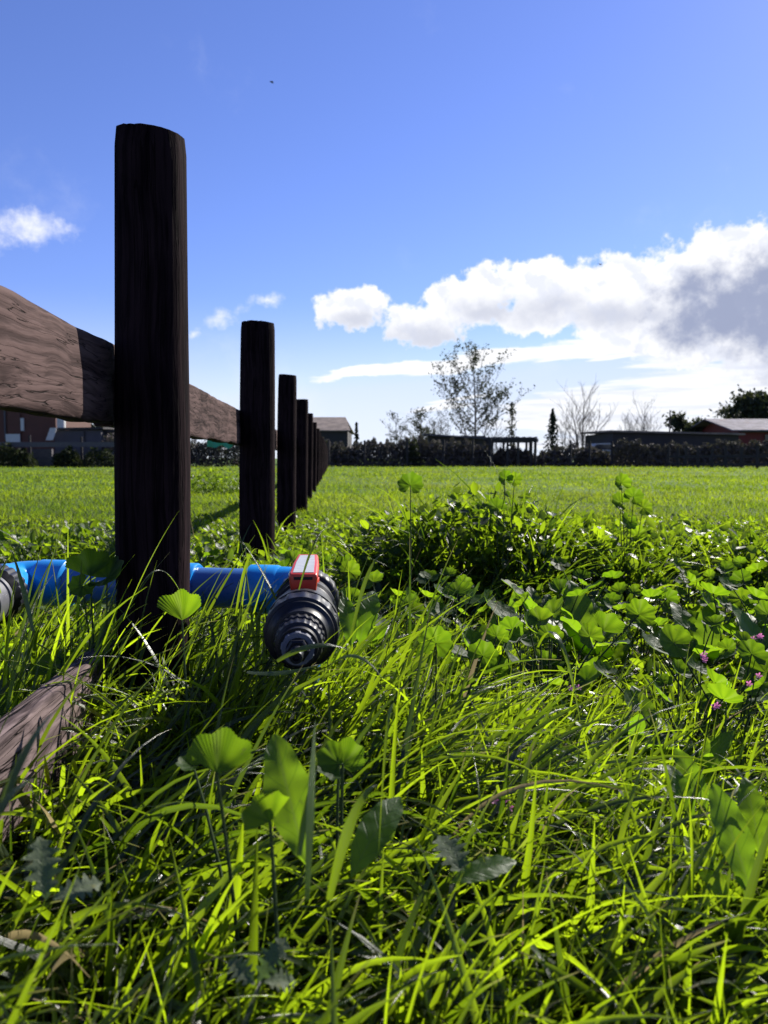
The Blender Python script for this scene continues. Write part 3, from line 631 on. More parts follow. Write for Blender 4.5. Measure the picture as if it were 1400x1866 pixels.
M['stem'] = simple('green stem', (.05, .075, .025), .8, 30, .3, Specular_IOR_Level=.15)
def weed(name, label, cat, base, leafs, group=None):
    """leafs: (kind, seed, position, direction, normal, size)"""
    base = Vector(base); r = thing(name, label, cat, base, group)
    for (kind, seed, pos, d, n, size) in leafs:
        pos = Vector(pos); leaf_obj(kind, seed, frame(pos, d, n), size, r, base)
        if kind in ('mallow', 'fan'):
            mid = (base+pos)/2 + Vector((random.uniform(-.01, .01), random.uniform(-.01, .01), .25*(pos.z-base.z)*.3))
            pts = [base*(1-t)**2 + mid*2*t*(1-t) + pos*t*t for t in (0, .2, .4, .6, .8, 1)]
            o = MB().tube([p-base for p in pts], [.0022, .002, .0018, .0017, .0015, .0012], 6).build('stem', M['stem'], r, True)
    return r
def up(a=0, t=0): return Vector((math.sin(t)*math.cos(a), math.sin(t)*math.sin(a), math.cos(t)))
def hero(name, label, cat, px, specs, D):
    """specs: (kind, seed, photo x, photo y of leaf foot, D, direction, normal, size)"""
    first = specs[0]; p0 = at(first[2], first[3], first[4]); base = Vector((p0.x+px, D, 0))
    weed(name, label, cat, base, [(k, s, at(x, y, d), dr, n, z) for (k, s, x, y, d, dr, n, z) in specs])
hero('mallow', 'mallow with one upright fan leaf left of the tall broad foreground leaf', 'weed', .01, [
    ('fan', 1, 395, 1408, .60, (.12, .75, .45), (-.0, -.62, .78), .030), ('mallow', 2, 352, 1395, .70, (-.7, .3, .05), (0, -.3, 1), .014)], .66)
hero('mallow', 'low mallow weed with a toothed leaf right of the tall broad leaf', 'weed', .0, [
    ('fan', 3, 625, 1392, .72, (.75, .3, .25), (0, -.6, .8), .022), ('mallow', 4, 618, 1392, .74, (-.4, .5, .5), (.2, -.7, .5), .022)], .73)
hero('mallow', 'small mallow leaf shaded at the foot of the tall broad leaf', 'weed', .0, [
    ('fan', 5, 492, 1498, .56, (-.5, .4, .5), (.1, -.7, .6), .02)], .6)
hero('dock', 'tall broad dock leaf standing upright in the foreground below the valve', 'weed', .012, [
    ('dock', 1, 560, 1580, .56, (-.30, .28, .95), (.1, -.9, .3), .105), ('dock', 2, 640, 1600, .62, (.42, .4, .75), (-.35, -.8, .3), .085)], .57)
hero('dock', 'big cluster of broad dock leaves glowing at the right edge of the foreground', 'weed', .0, [
    ('dock', 3, 1330, 1660, .66, (-.32, .25, .85), (.1, -.9, .3), 0.072), ('dock', 4, 1372, 1640, .66, (-.18, .3, .95), (.1, -.9, .3), 0.101),
    ('dock', 5, 1385, 1560, .72, (.02, .35, .9), (-.1, -.9, .3), 0.075), ('dock', 6, 1420, 1620, .66, (.35, .3, .8), (-.2, -.9, .3), 0.094)], .68)
hero('dock', 'two narrow dock leaves behind the glowing cluster at right', 'weed', .0, [
    ('dock', 7, 1262, 1500, .85, (-.15, .2, .9), (.1, -.9, .3), .07), ('dock', 8, 1290, 1480, .9, (-.3, .25, .8), (.1, -.9, .3), .08)], .87)
hero('dock', 'dark triangular leaf lying low in the centre foreground', 'weed', .02, [
    ('dock', 9, 820, 1610, .60, (.7, .2, .22), (-.2, -.6, .7), .065), ('thistle', 1, 850, 1600, .62, (-.3, .5, .4), (0, -.5, .8), .05)], .62)
hero('mallow', 'mallow weed with crumpled leaf in front of the blue pipe left of the first post', 'weed', .01, [
    ('fan', 6, 165, 1050, 1.22, (-.15, .3, .8), (.15, -.9, .4), .04), ('mallow', 7, 195, 1052, 1.22, (.8, .1, .35), (0, -.5, .8), .034), ('mallow', 8, 150, 1068, 1.2, (-.3, -.3, -.3), (.1, -.8, .4), .02)], 1.22)
hero('mallow', 'bright mallow leaf at the foot of the first post on its right side', 'weed', .015, [
    ('fan', 9, 332, 1130, 1.02, (.0, .5, .75), (-.1, -.85, .5), .036)], 1.02)
hero('mallow', 'mallow weed with large oval leaves just right of the valve', 'weed', .0, [
    ('mallow', 10, 795, 1172, 1.12, (.2, .3, .75), (-.25, -.9, .3), 0.025), ('mallow', 11, 880, 1195, 1.12, (.5, .3, .55), (-.2, -.8, .4), 0.022), ('mallow', 12, 905, 1160, 1.2, (.3, .3, .5), (.2, -.6, .6), 0.018)], 1.14)
hero('dock', 'narrow dock leaves standing right beside the black valve', 'weed', .0, [
    ('dock', 10, 640, 1180, 1.12, (-.05, .15, .9), (.3, -.9, .2), .085), ('dock', 11, 655, 1175, 1.15, (.18, .2, .9), (-.1, -.9, .2), .10)], 1.13)
hero('mallow', 'lone round mallow leaf on a tall stalk left of the weed mound', 'weed', .0, [
    ('mallow', 13, 748, 884, 2.3, (.1, .3, .6), (0, -.85, .45), .038)], 2.3)
hero('mallow', 'tall mallow topping the weed mound with paired leaves against the far fence', 'weed', .0, [
    ('mallow', 14, 920, 872, 2.5, (-.2, .1, .8), (.3, -.9, .3), 0.027), ('mallow', 15, 938, 874, 2.5, (.6, .1, .5), (-.4, -.8, .3), 0.025), ('mallow', 16, 905, 925, 2.5, (-.4, .1, .4), (.3, -.9, .3), 0.033)], 2.55)
hero('mallow', 'dark upright mallow standing right of the weed mound', 'weed', .03, [
    ('mallow', 17, 1132, 880, 2.7, (-.2, .1, .8), (.3, -.9, .3), .033), ('mallow', 18, 1155, 905, 2.7, (.5, .1, .5), (-.4, -.8, .3), .033), ('mallow', 19, 1130, 915, 2.7, (-.5, .1, .3), (.3, -.9, .3), .033),
    ('mallow', 20, 1172, 925, 2.7, (.6, .2, .2), (.3, -.9, .5), .033), ('mallow', 21, 1145, 950, 2.7, (-.1, -.2, -.3), (.3, -.9, .3), .033), ('mallow', 22, 1160, 975, 2.7, (.6, -.2, .2), (.1, -.7, .6), .033)], 2.72)
hero('mallow', 'spreading mallow weed with four broad leaves in the right middle ground', 'weed', .0, [
    ('fan', 23, 985, 1132, 1.5, (-.1, .6, .5), (0, -.75, .6), 0.027), ('mallow', 24, 1002, 1160, 1.4, (0, .3, .35), (0, -.8, .5), 0.023), ('fan', 25, 1100, 1150, 1.45, (.4, .3, .4), (-.1, -.75, .6), 0.035),
    ('mallow', 26, 1075, 1160, 1.4, (-.2, .1, .3), (0, -.7, .7), 0.025), ('mallow', 27, 1165, 1120, 1.55, (.3, .3, .5), (0, -.75, .6), 0.030)], 1.46)
hero('mallow', 'mallow leaf at the right edge beside pink flowers', 'weed', .0, [
    ('mallow', 28, 1370, 1192, 1.3, (.1, .3, .4), (0, -.8, .6), 0.025), ('mallow', 29, 1400, 1120, 1.45, (-.2, .3, .4), (0, -.8, .6), 0.027)], 1.34)
hero('silver_weed', 'silvery lobed leaves low at the bottom centre', 'weed', .0, [
    ('thistle', 2, 470, 1790, .52, (.3, .2, .5), (-.2, -.7, .6), .034), ('thistle', 3, 465, 1795, .52, (-.5, .3, .3), (0, -.6, .8), .03), ('thistle', 4, 480, 1790, .52, (.7, .3, -.1), (0, -.6, .8), .028)], .53)
hero('silver_weed', 'pale silvery leaf pair out of focus at the lower left', 'weed', .0, [
    ('thistle', 5, 85, 1640, .52, (-.2, .3, .8), (.4, -.7, .5), .045), ('thistle', 6, 95, 1640, .52, (.6, .3, .2), (0, -.6, .8), .035)], .5)
# rosettes of broad leaves in the middle distance
def rosette(x, y, n, kind, sz, seed, label, group, hz=(.05, .22)):
    r_ = random.Random(seed); L = []
    for i in range(n):
        a = 2*math.pi*(i+r_.random()*.7)/n; t = r_.uniform(.25, 1.1)
        if kind == 'dock':
            d = up(a, t*.8); L.append(('dock', 1+(seed*3+i) % 8, (x, y, .02), d, up(a+math.pi, .9)+Vector((0, -.3, 0)), sz*r_.uniform(.6, 1.1)))
        else:
            R_ = r_.uniform(.03, .13); h = r_.uniform(*hz)
            L.append(('mallow', 1+(seed*5+i) % 24, (x+R_*math.cos(a), y+R_*math.sin(a), h), up(a, 1.1), up(a, -.3*r_.random())+Vector((r_.uniform(-.9, .9), r_.uniform(-1.3, .5), 0)), sz*r_.uniform(.6, 1.15)))
    weed('dock' if kind == 'dock' else 'mallow', label, 'weed', (x, y, 0), L, group)
for (px, D, kind, n, sz, lb) in [(985, 2.2, 'dock', 8, .19, 'rosette of pointed dock leaves right of the weed mound in the middle ground'), (1075, 1.85, 'dock', 11, .21, 'biggest fan of upright dock leaves in the right middle ground'),
                                (1290, 1.8, 'dock', 8, .19, 'dock plant with slanting leaves near the right edge'), (830, 1.75, 'mallow', 8, .04, 'mallow patch between valve and dock rosette'),
                                (1420, 1.7, 'dock', 8, .19, 'dock plant cut by the right edge of the view')]:
    p = at(px, 900, D); rosette(p.x, D, n, kind, sz, int(px), lb, None)
r_ = random.Random(3)
for i in range(64):
    a = r_.uniform(-.50, .56); d = 1.25+2.6*r_.random()**1.2; x, y = d*math.sin(a), d*math.cos(a)
    if abs(x-fx(y)) < .15: x += .3
    rosette(x, y, r_.randint(4, 8), 'mallow', r_.uniform(.022, .038), 100+i, 'low round-leaved mallow scattered through the middle-ground weeds', 'low mallows scattered through the middle ground', (.07, .20))
for i in range(18):
    a = r_.uniform(-.05, .52); d = r_.uniform(1.2, 3.0); rosette(d*math.sin(a), d*math.cos(a), r_.randint(4, 7), 'dock', .12, 200+i, 'small rosette of pointed leaves scattered through the middle-ground weeds', 'small dock rosettes scattered through the middle ground')
# weed mound right of centre, tangled and dark
def mound(name, label, cx, cy, rx, ry, hgt, N, kind=None):
    n = int(N*.9); a = RNG.uniform(0, 2*np.pi, n); q = np.sqrt(RNG.random(n)); p = np.stack([cx+rx*q*np.cos(a), cy+ry*q*np.sin(a)], -1); env = (1-q**2)**.5
    b1 = blades(np.concatenate([p, np.zeros((n, 1))], 1), hgt*(.45+.35*env+.35*sn2(p, 9, 1)).clip(.25, 1.2)*RNG.uniform(.5, 1.35, n)+.06, RNG.uniform(.006, .012, n), np.abs(RNG.normal(.3, .25, n)), RNG.uniform(.3, 2.0, n), RNG.uniform(0, 6.28, n), RNG.normal(0, 1, n), 7, pw=2.2)
    m_ = int(N*2.4); a = RNG.uniform(0, 2*np.pi, m_); q = np.sqrt(RNG.random(m_)); env = (1-q**2)**.5
    p = np.stack([cx+rx*q*np.cos(a), cy+ry*q*np.sin(a), hgt*.95*(.4+.4*env+.35*np.sin(cx*31+9*q*np.cos(a)*rx/.1)*.5)*RNG.random(m_)**.7], -1)
    b2 = blades(p, RNG.uniform(.02, .06, m_), RNG.uniform(.015, .04, m_), RNG.uniform(.2, 1.6, m_), RNG.uniform(0, .8, m_), RNG.uniform(0, 6.28, m_), RNG.normal(0, .3, m_), 3, oval=True)
    V, F, A = join([b1, b2]); V[:, 0] -= cx; V[:, 1] -= cy
    r = thing(name, label, 'weed clump', (cx, cy, 0)); mesh_np('foliage', V, F, M['cover'], r, lf=A)
mound('weed_clump', 'tall tangled weed mound rising to the skyline of the field right of centre', .36, 2.8, .30, .32, .46, 760)
mound('weed_clump', 'grassy left shoulder of the tall tangled weed mound', .10, 2.85, .24, .28, .37, 420)
mound('weed_clump', 'grassy right shoulder of the tall tangled weed mound', .66, 2.95, .24, .25, .36, 380)
mound('weed_clump', 'low rough weeds between the tangled mound and the upright mallow', .95, 3.3, .30, .25, .26, 320)
mound('weed_clump', 'rough low weeds behind the spreading mallow towards the right edge', 1.25, 3.1, .30, .25, .27, 320)
mound('weed_clump', 'dark leafy weed clump around the upright mallow', .86, 2.8, .16, .22, .27, 170)
mound('weed_clump', 'dark weed clump at the right edge in the middle distance', 1.55, 3.0, .25, .3, .24, 240)
mound('weed_clump', 'dark leafy weed clump left of the first post in the middle distance', -1.25, 3.4, .45, .35, .24, 380)
mound('weed_clump', 'bright leafy bush in the field between first and second post', -2.55, 11.2, .5, .5, .42, 300)
mound('weed_clump', 'weeds crowding the foot of the second post', fx(3.08)-.05, 2.8, .25, .2, .2, 120)
# small pink flowers
m, t = mat('pink petal'); b = pbsdf(t, (.55, .22, .42, 1), .6); tl = t.node('ShaderNodeBsdfTranslucent'); tl.inputs[0].default_value = (.75, .22, .50, 1)
mx = t.node('ShaderNodeMixShader'); t.l.new(b, mx.inputs[1]); t.l.new(tl.outputs[0], mx.inputs[2]); t.l.new(mx.outputs[0], t.out.inputs[0]); M['pink'] = m
for i, (px, py, D, lb) in enumerate([(1278, 1200, 1.3, 'pair of pink wildflowers below the right-edge mallow leaf'), (1300, 1283, 1.1, 'pink wildflower low among dark stems at right'), (912, 1458, .85, 'magenta wildflower in the dark grass right of centre'),
                                     (1385, 1162, 1.35, 'pink wildflowers beside the mallow leaf at the right edge'), (1375, 1240, 1.15, 'lilac wildflower near the right edge'), (1050, 1265, 1.2, 'small pale pink wildflower in the centre right grass')]):
    p = at(px, py, D); r = thing('wildflower', lb, 'flower', (p.x, p.y+.01, 0))
    rr = random.Random(i); MB().tube([(0, 0, 0), (rr.uniform(-.01, .01), .004, p.z/2), (0, -.01, p.z)], .0009, 5).build('stem', M['stem'], r)
    for j in range(4 if i in (0, 2, 3) else 2):
        c = Vector((rr.uniform(-.010, .010), -.01+rr.uniform(-.006, .006), p.z+rr.uniform(-.008, .010))); mb = MB(); q = Vector((rr.uniform(-.5, .5), -.8, rr.uniform(.2, .9))).to_track_quat('Z', 'Y')
        for k in range(5):
            a = 2*math.pi*k/5; pts = [(0, 0, 0), (.0032*math.cos(a-.4), .004*math.sin(a-.4), .001), (  .0052*math.cos(a-.12),   .0052*math.sin(a-.12), .002), (  .0052*math.cos(a+.12),   .0052*math.sin(a+.12), .002), (.004*math.cos(a+.4), .004*math.sin(a+.4), .001)]
            mb.add([c+q @ Vector(v) for v in pts], [(0, 1, 2, 3, 4)])
        mb.build('petals', M['pink'], r)

# ------------------------------------------------------------------ far trees, hedges, buildings
def X(px, D): return at(px, 850, D).x
def Z(py, D): return at(700, py, D).z
def leafcloud(pts, size, aspect=(.6, 1.0)):
    n = len(pts); pts = np.asarray(pts, float)
    a = RNG.normal(size=(n, 3)); a /= np.linalg.norm(a, axis=1)[:, None]; b = RNG.normal(size=(n, 3)); b -= a*(a*b).sum(1)[:, None]; b /= np.linalg.norm(b, axis=1)[:, None]
    s = size*RNG.uniform(.5, 1.3, n)[:, None]; w = s*RNG.uniform(*aspect, n)[:, None]
    V = np.stack([pts-a*s, pts+b*w*.7, pts+a*s, pts-b*w*.7], 1).reshape(-1, 3)
    F = np.arange(4*n).reshape(n, 4); A = np.zeros((4*n, 3)); A[:, 0] = np.repeat(RNG.random(n), 4)*.9; A[:, 2] = .5
    return V, F, A
def grow(mb, p, d, L, r, lvl, rnd_, tips, spread=.6, nch=(2, 4), upw=.25, sides=5, segs=4, shrink=.68, minr=.012):
    pts = [p]; rs = [r]; dd = Vector(d)
    for i in range(segs):
        dd = (dd + Vector((rnd_.uniform(-1, 1), rnd_.uniform(-1, 1), rnd_.uniform(-.5, 1)*upw+.02))*.16).normalized()
        p = p + dd*(L/segs); pts.append(p); rs.append(max(minr, r*(1-.5*(i+1)/segs)))
    mb.tube(pts, rs, sides, cap=False)
    if lvl == 0: tips.append(p); tips.append(pts[-2]); return
    for k in range(rnd_.randint(*nch)):
        i = rnd_.randint(max(1, segs//2), segs); a = rnd_.uniform(0, 2*math.pi)
        side = Vector((math.cos(a), math.sin(a), 0)); nd = (dd + side*spread*rnd_.uniform(.6, 1.4) + Vector((0, 0, upw))).normalized()
        grow(mb, pts[i], nd, L*shrink*rnd_.uniform(.75, 1.15), rs[i]*.65, lvl-1, rnd_, tips, spread, nch, upw, sides, segs, shrink, minr)
    nd = (dd+Vector((rnd_.uniform(-.3, .3), rnd_.uniform(-.3, .3), upw))).normalized()
    grow(mb, p, nd, L*shrink, rs[-1]*.9, lvl-1, rnd_, tips, spread, nch, upw, sides, segs, shrink, minr)
def tree(name, label, px, D, ytop, ybase=850, seed=1, lvl=4, spread=.6, leaf=0, leafn=5, nch=(2, 4), trunk=.25, r=.12, upw=.3, width=None, bark='bark', lm='tree_leaf', group=None, lean=(0, 0), scat=.35, minr=.012):
    H = Z(ytop, D); x = X(px, D); root = thing(name, label, 'tree', (x, D, 0), group)
    rr = random.Random(seed); mb = MB(); tips = []
    grow(mb, Vector((0, 0, -.1)), Vector((lean[0], lean[1], 1)).normalized(), H*trunk, r, lvl, rr, tips, spread, nch, upw, minr=minr)
    V = np.array(mb.v); zmax = V[:, 2].max(); k = H/zmax; kx = k
    if width: kx = (width/1400*D)/max(.1, V[:, 0].max()-V[:, 0].min())
    S3 = np.array([kx, kx, k]); mb.v = [tuple(v) for v in V*S3]
    mb.build('trunk', M[bark], root)
    if leaf:
        T = np.array([tuple(t) for t in tips])*S3; T = np.repeat(T, leafn, 0) + RNG.normal(0, scat, (len(T)*leafn, 3))*np.array([1, 1, .7])
        Vv, F, A = leafcloud(T, leaf); mesh_np('crown', Vv, F, M[lm], root, lf=A, smooth=False)
    return root
def leader_tree(name, label, px, D, ytop, wpx, seed=1, nb=16, low=.25, leaf=.14, leafn=4, r=.12, ang=.9, bark='bark', lm='tree_leaf', fork=0, scat=.22, minr=.015, shape=.75, tw=6):
    H = Z(ytop, D); W_ = wpx/1400*D/2; x = X(px, D); root = thing(name, label, 'tree', (x, D, 0)); rr = random.Random(seed); mb = MB(); tips = []
    stems = [(0, 1.0)] + [(rr.uniform(.25, .5)*(1 if i % 2 else -1), rr.uniform(.6, .8)) for i in range(fork)]
    for si, (ln, hk) in enumerate(stems):
        p = Vector((0, 0, -.1)); pts = [p.copy()]; n = 14
        for i in range(n):
            t = (i+1)/n; pts.append(Vector((ln*W_*t**.8*1.2+.06*H*.2*math.sin(t*5+seed+si), .1*math.sin(t*4+seed), H*hk*t)))
        rs = [max(minr, r*hk*(1-.85*(i/n))) for i in range(n+1)]; mb.tube(pts, rs, 6, cap=False)
        for b in range(int(nb*hk)):
            t = low+(1-low)*(b+rr.random())/(nb*hk); t = min(t, .97); i = min(n-1, int(t*n)); f = t*n-i; q = pts[i].lerp(pts[i+1], f); az_ = rr.uniform(0, 6.283)
            env = math.sin(math.pi*min(1, (t-low)/(1-low)*shape+.22))**.7; L = W_*env*rr.uniform(.65, 1.15)/ (1.25 if si else 1)
            d = Vector((math.cos(az_)*math.sin(ang), math.sin(az_)*math.sin(ang), math.cos(ang))); bp = [q.copy()]; m_ = 6
            for j in range(m_):
                d = (d+Vector((rr.uniform(-.2, .2), rr.uniform(-.2, .2), rr.uniform(-.05, .16)))).normalized(); bp.append(bp[-1]+d*L/m_*1.25)
            br = max(minr, rs[i]*.5); mb.tube(bp, [max(minr*.8, br*(1-.8*j/m_)) for j in range(m_+1)], 4, cap=False)
            for k in range(tw):
                j = rr.randint(1, m_); sd_ = (d+Vector((rr.uniform(-1, 1), rr.uniform(-1, 1), rr.uniform(-.3, .9)))*.9).normalized(); e = bp[j]; tp = [e]
                for _ in range(3): sd_ = (sd_+Vector((rr.uniform(-.3, .3), rr.uniform(-.3, .3), rr.uniform(0, .2)))).normalized(); tp.append(tp[-1]+sd_*L*.13)
                mb.tube(tp, [minr*.75, minr*.65, minr*.55, minr*.4], 3, cap=False); tips += [tp[-1], tp[-2]]
            tips.append(bp[-1])
    mb.build('trunk', M[bark], root)
    if leafn:
        T = np.repeat(np.array([tuple(t) for t in tips]), leafn, 0); T = T+RNG.normal(0, scat, T.shape)*np.array([1, 1, .7])
        Vv, F, A = leafcloud(T, leaf); mesh_np('crown', Vv, F, M[lm], root, lf=A, smooth=False)
    return root
def conifer(name, label, px, D, ytop, wpx, n=900, seed=1, col=False):
    H = Z(ytop, D); W_ = wpx/1400*D/2; root = thing(name, label, 'tree', (X(px, D), D, 0))
    MB().tube([(0, 0, -.1), (0, 0, H*.95)], [.09, .02], 6).build('trunk', M['bark'], root)
    t = RNG.random(n)**.8; layer = np.floor(t*9)/9; f = (t-layer)*9
    env = (1-t)**.75*(1-.55*f) if not col else (np.sin(np.pi*np.clip(t*.9+.1, 0, 1))**.5*(.7+.3*np.sin(t*40)))
    a = RNG.uniform(0, 6.28, n); q = RNG.random(n)**.95
    p = np.stack([W_*env*q*np.cos(a), W_*env*q*np.sin(a), H*(.12+.88*t)-.15*q*W_], -1)
    V, F, A = leafcloud(p, .13 if not col else .11); mesh_np('crown', V, F, M['conifer'] if not col else M['tree_leaf'], root, lf=A, smooth=False)
def bush(name, label, px0, px1, D, ytop, n, lm='bush', size=.09, depth=.8, cat='bush'):
    x0, x1 = X(px0, D), X(px1, D); H = Z(ytop, D); root = thing(name, label, cat, ((x0+x1)/2, D, 0)); w = (x1-x0)
    u = RNG.random(n); x = (u-.5)*w; pxs = x*1.7+px0; top = H*(.88+.07*np.sin(pxs*1.3)+.08*np.sin(pxs*3.7+1)+.07*np.sin(pxs*9.1)+.08*np.sin(pxs*.45)) if w > 6 else H*(.85+.1*np.sin(pxs*3.7+1)+.08*np.sin(pxs*9.1))
    if w < 6: top = top*(1-(2*np.abs(u-.5))**3*.6)
    z = top*RNG.random(n)**.85; y = RNG.normal(0, depth*.35, n)
    V, F, A = leafcloud(np.stack([x, y, z], -1), size); mesh_np('foliage', V, F, M[lm], root, lf=A, smooth=False)
    mb = MB(); rr = random.Random(int(px0)+5)
    for i in range(max(4, int(w*2.2))):
        xx = rr.uniform(-w/2, w/2); h = H*rr.uniform(.7, 1.08); mb.tube([(xx, 0, -.05), (xx+rr.uniform(-.15, .15), rr.uniform(-.2, .2), h*.5), (xx+rr.uniform(-.3, .3), rr.uniform(-.3, .3), h)], [.02, .014, .006], 4, cap=False)
    mb.build('stem', M['bark'], root)
    return root

# --- hedges and boundary (far side, about 46 m)
bush('hedge', 'dark ragged hedge behind the first and second fence posts', 190, 445, 47, 793, 13000, 'hedge', .09, 1.2, 'hedge')
bush('hedge', 'dark ragged hedge between the end of the rail fence and the timber pergola', 560, 895, 48, 799, 22000, 'hedge', .09, 1.2, 'hedge')
bush('hedge', 'brown see-through hedge between the pergola and the long low building', 975, 1118, 48, 808, 4500, 'hedge', .11, 1.0, 'hedge')
bush('hedge', 'dark creeper hedge along the front of the long low building', 1115, 1420, 47, 803, 14000, 'hedge', .085, .5, 'hedge')
def wire_fence(name, label, pxs, D, ytop, wires=(810, 822, 834, 845), mat_='dark_post', rails=None, w=.14, D2=None):
    D2 = D2 or D; n = len(pxs); root = thing(name, label, 'fence', (X(pxs[0], D), D, 0)); R_ = Vector(root.location); P = []
    for i, p in enumerate(pxs):
        d = D+(D2-D)*i/max(1, n-1); x = X(p, d); P.append((x, d)); h = Z(ytop, D)*random.uniform(.93, 1.06)
        mb = MB().tube([(0, 0, -.2), (random.uniform(-.03, .03), 0, h)], [w/2, w/2*.9], 8); o = mb.build('post', M[mat_], root); o.location = Vector((x, d, 0))-R_
    for z in ([Z(w_, D) for w_ in wires] if wires else []):
        MB().tube([Vector((x, d-.08, z))-R_ for x, d in P], .008, 4).build('wire', M['wire'], root)
    for (zc, h) in (rails or []):
        for i in range(n-1):
            (xa, da), (xb, db) = P[i], P[i+1]; ang = math.atan2(db-da, xb-xa)
            MB().box((0, 0, 0), (math.hypot(xb-xa, db-da)-.01, .04, h), ang).build('rail', M[mat_ if mat_ == 'dark_post' else 'grey_board'], root).location = Vector(((xa+xb)/2, (da+db)/2-.09, zc))-R_
    return root
wire_fence('wire_fence', 'dark post and wire fence in front of the long hedge beyond the field', [600, 664, 742, 808, 862, 893], 46.5, 800)
wire_fence('wire_fence', 'dark post and wire fence in front of the see-through hedge', [976, 1040, 1075, 1115], 46.8, 802)
wire_fence('rail_fence', 'small dark two-rail paddock fence at the far right of the field', [1218, 1236, 1250, 1272, 1297, 1323, 1351, 1380, 1412], 44.5, 815, None, 'dark_post', [(.62, .13), (.20, .11)], .17, 38)
wire_fence('board_fence', 'dark post fence with one grey board in front of the brown shed at far left', [-70, -15, 56, 150, 210], 44.0, 796, (838,), 'dark_post_', [(Z(810, 44), .30)], .14) if 0 else None
M['dark_post_'] = M['dark_post']
wire_fence('board_fence', 'dark post fence with one grey board in front of the brown shed at far left', [-70, -15, 56, 150, 210], 44.0, 796, (838,), 'dark_post_', [(Z(810, 44), .28)], .16)
# pergola
D = 47; r = thing('pergola', 'dark timber pergola with open bays between the two far hedges', 'pergola', (X(935, D), D, 0)); RO = Vector(r.location)
for p in (893, 897, 925, 944, 968, 975):
    for dd in (0, 1.6): MB().box((0, 0, 0), (.13, .13, Z(803, D))).build('post', M['dark_post'], r).location = Vector((X(p, D), D+dd, Z(803, D)/2))-RO
for dd in (-.1, 1.7): MB().box((0, 0, 0), (X(980, D)-X(888, D), .08, .22)).build('beam', M['dark_post'], r).location = Vector((X(934, D), D+dd, Z(804, D)+.05))-RO
for i in range(9): MB().box((0, 0, 0), (.07, 2.2, .10)).build('rafter', M['dark_post'], r).location = Vector((X(890, D)+i*.36, D+.8, Z(804, D)+.22))-RO
bush('hedge', 'climbing creeper filling the lower half of the pergola bays', 895, 975, 48.3, 811, 3400, 'hedge', .10, .5, 'hedge')

def house(name, label, cat, x0, x1, D, depth, yeave, wall, roof, kind='gable', yridge=None, parts=(), over=.4, slope=0):
    xa, xb = X(x0, D), X(x1, D); ze = Z(yeave, D); root = thing(name, label, cat, ((xa+xb)/2, D, 0)); w = xb-xa
    MB().box((0, depth/2, ze/2-.1), (w, depth, ze+.2)).build('wall', M[wall], root)
    zr = Z(yridge, D) if yridge else ze+.3
    if kind == 'gable':                   # ridge parallel to the view's horizontal, front pitch towards us
        t = .08; h = w/2+over; ins = min(w*.12, 1.0) if slope else 0
        vs = [(-h, -over, ze), (h, -over, ze), (h-ins, depth/2, zr), (-h+ins*0, depth/2, zr), (-h, depth+over, ze), (h, depth+over, ze)]
        vs2 = [(x, y, z+t) for x, y, z in vs]
        MB().add(vs+vs2, [(0,1,2,3), (3,2,5,4), (6,9,8,7), (9,10,11,8), (0,6,7,1), (4,5,11,10), (0,3,9,6), (3,4,10,9), (1,7,8,2), (2,8,11,5)]).build('roof', M[roof], root)
        MB().add([(-w/2, .01, ze), (-w/2, depth-.01, ze), (-w/2, depth/2, zr-.05), (-w/2+.1, .01, ze), (-w/2+.1, depth-.01, ze), (-w/2+.1, depth/2, zr-.05)], [(0,1,2), (3,5,4), (0,3,4,1), (1,4,5,2), (2,5,3,0)]).build('gable', M[wall], root)
    else:                                 # single pitch falling across the front
        h = w/2+over; z2 = zr; t = .12
        vs = [(-h, -over, ze+.02), (h, -over, z2), (h, depth+over, z2+.12), (-h, depth+over, ze+.14)]; vs2 = [(x, y, z+t) for x, y, z in vs]
        MB().add(vs+vs2, [(0,1,2,3), (4,7,6,5), (0,4,5,1), (1,5,6,2), (2,6,7,3), (3,7,4,0)]).build('roof', M[roof], root)
    for (nm, mt, px0, px1, y0, y1, out) in parts:
        a, b, z1, z0 = X(px0, D), X(px1, D), Z(y0, D), Z(y1, D)
        MB().box((0, 0, 0), (b-a, .06, z1-z0), 0).build(nm, M[mt], root).location = ((a+b)/2-(xa+xb)/2, -.03-out, (z0+z1)/2)
    return root
house('tall_shed', 'rusty brown shed glimpsed under the rail at the far left edge', 'shed', -120, 104, 50, 6, 728, 'brown_wall', 'dark_wall', 'mono', 724, [
    ('door', 'brown_wall', 18, 41, 752, 800, .04), ('panel', 'white_paint', 41, 47, 762, 785, .03), ('panel', 'white_paint', 14, 40, 791, 806, .08), ('batten', 'grey_board', 11, 14, 735, 800, .03)])
house('low_shed', 'low grey cement shed with flat black roof beside the brown shed', 'shed', 101, 186, 48, 4, 784, 'grey_wall', 'dark_wall', 'mono', 782, [('door', 'dark_wall', 155, 157, 786, 815, .02)], over=.2)
house('lean_to', 'black lean-to at the end of the low grey shed behind the first post', 'shed', 187, 232, 48.5, 4, 788, 'dark_wall', 'dark_wall', 'mono', 787, over=.1)
D = 49.2; MB_ = MB().tube([(0, 0, 0), (0, 0, Z(745, D))], .26, 16)
o = MB_.build('white_pipe', M['white_paint'], None, True); o.location = (X(114, D), D, 0); o.name = 'flue_pipe'; tag(o, 'white upright flue pipe at the corner of the brown shed', 'pipe')
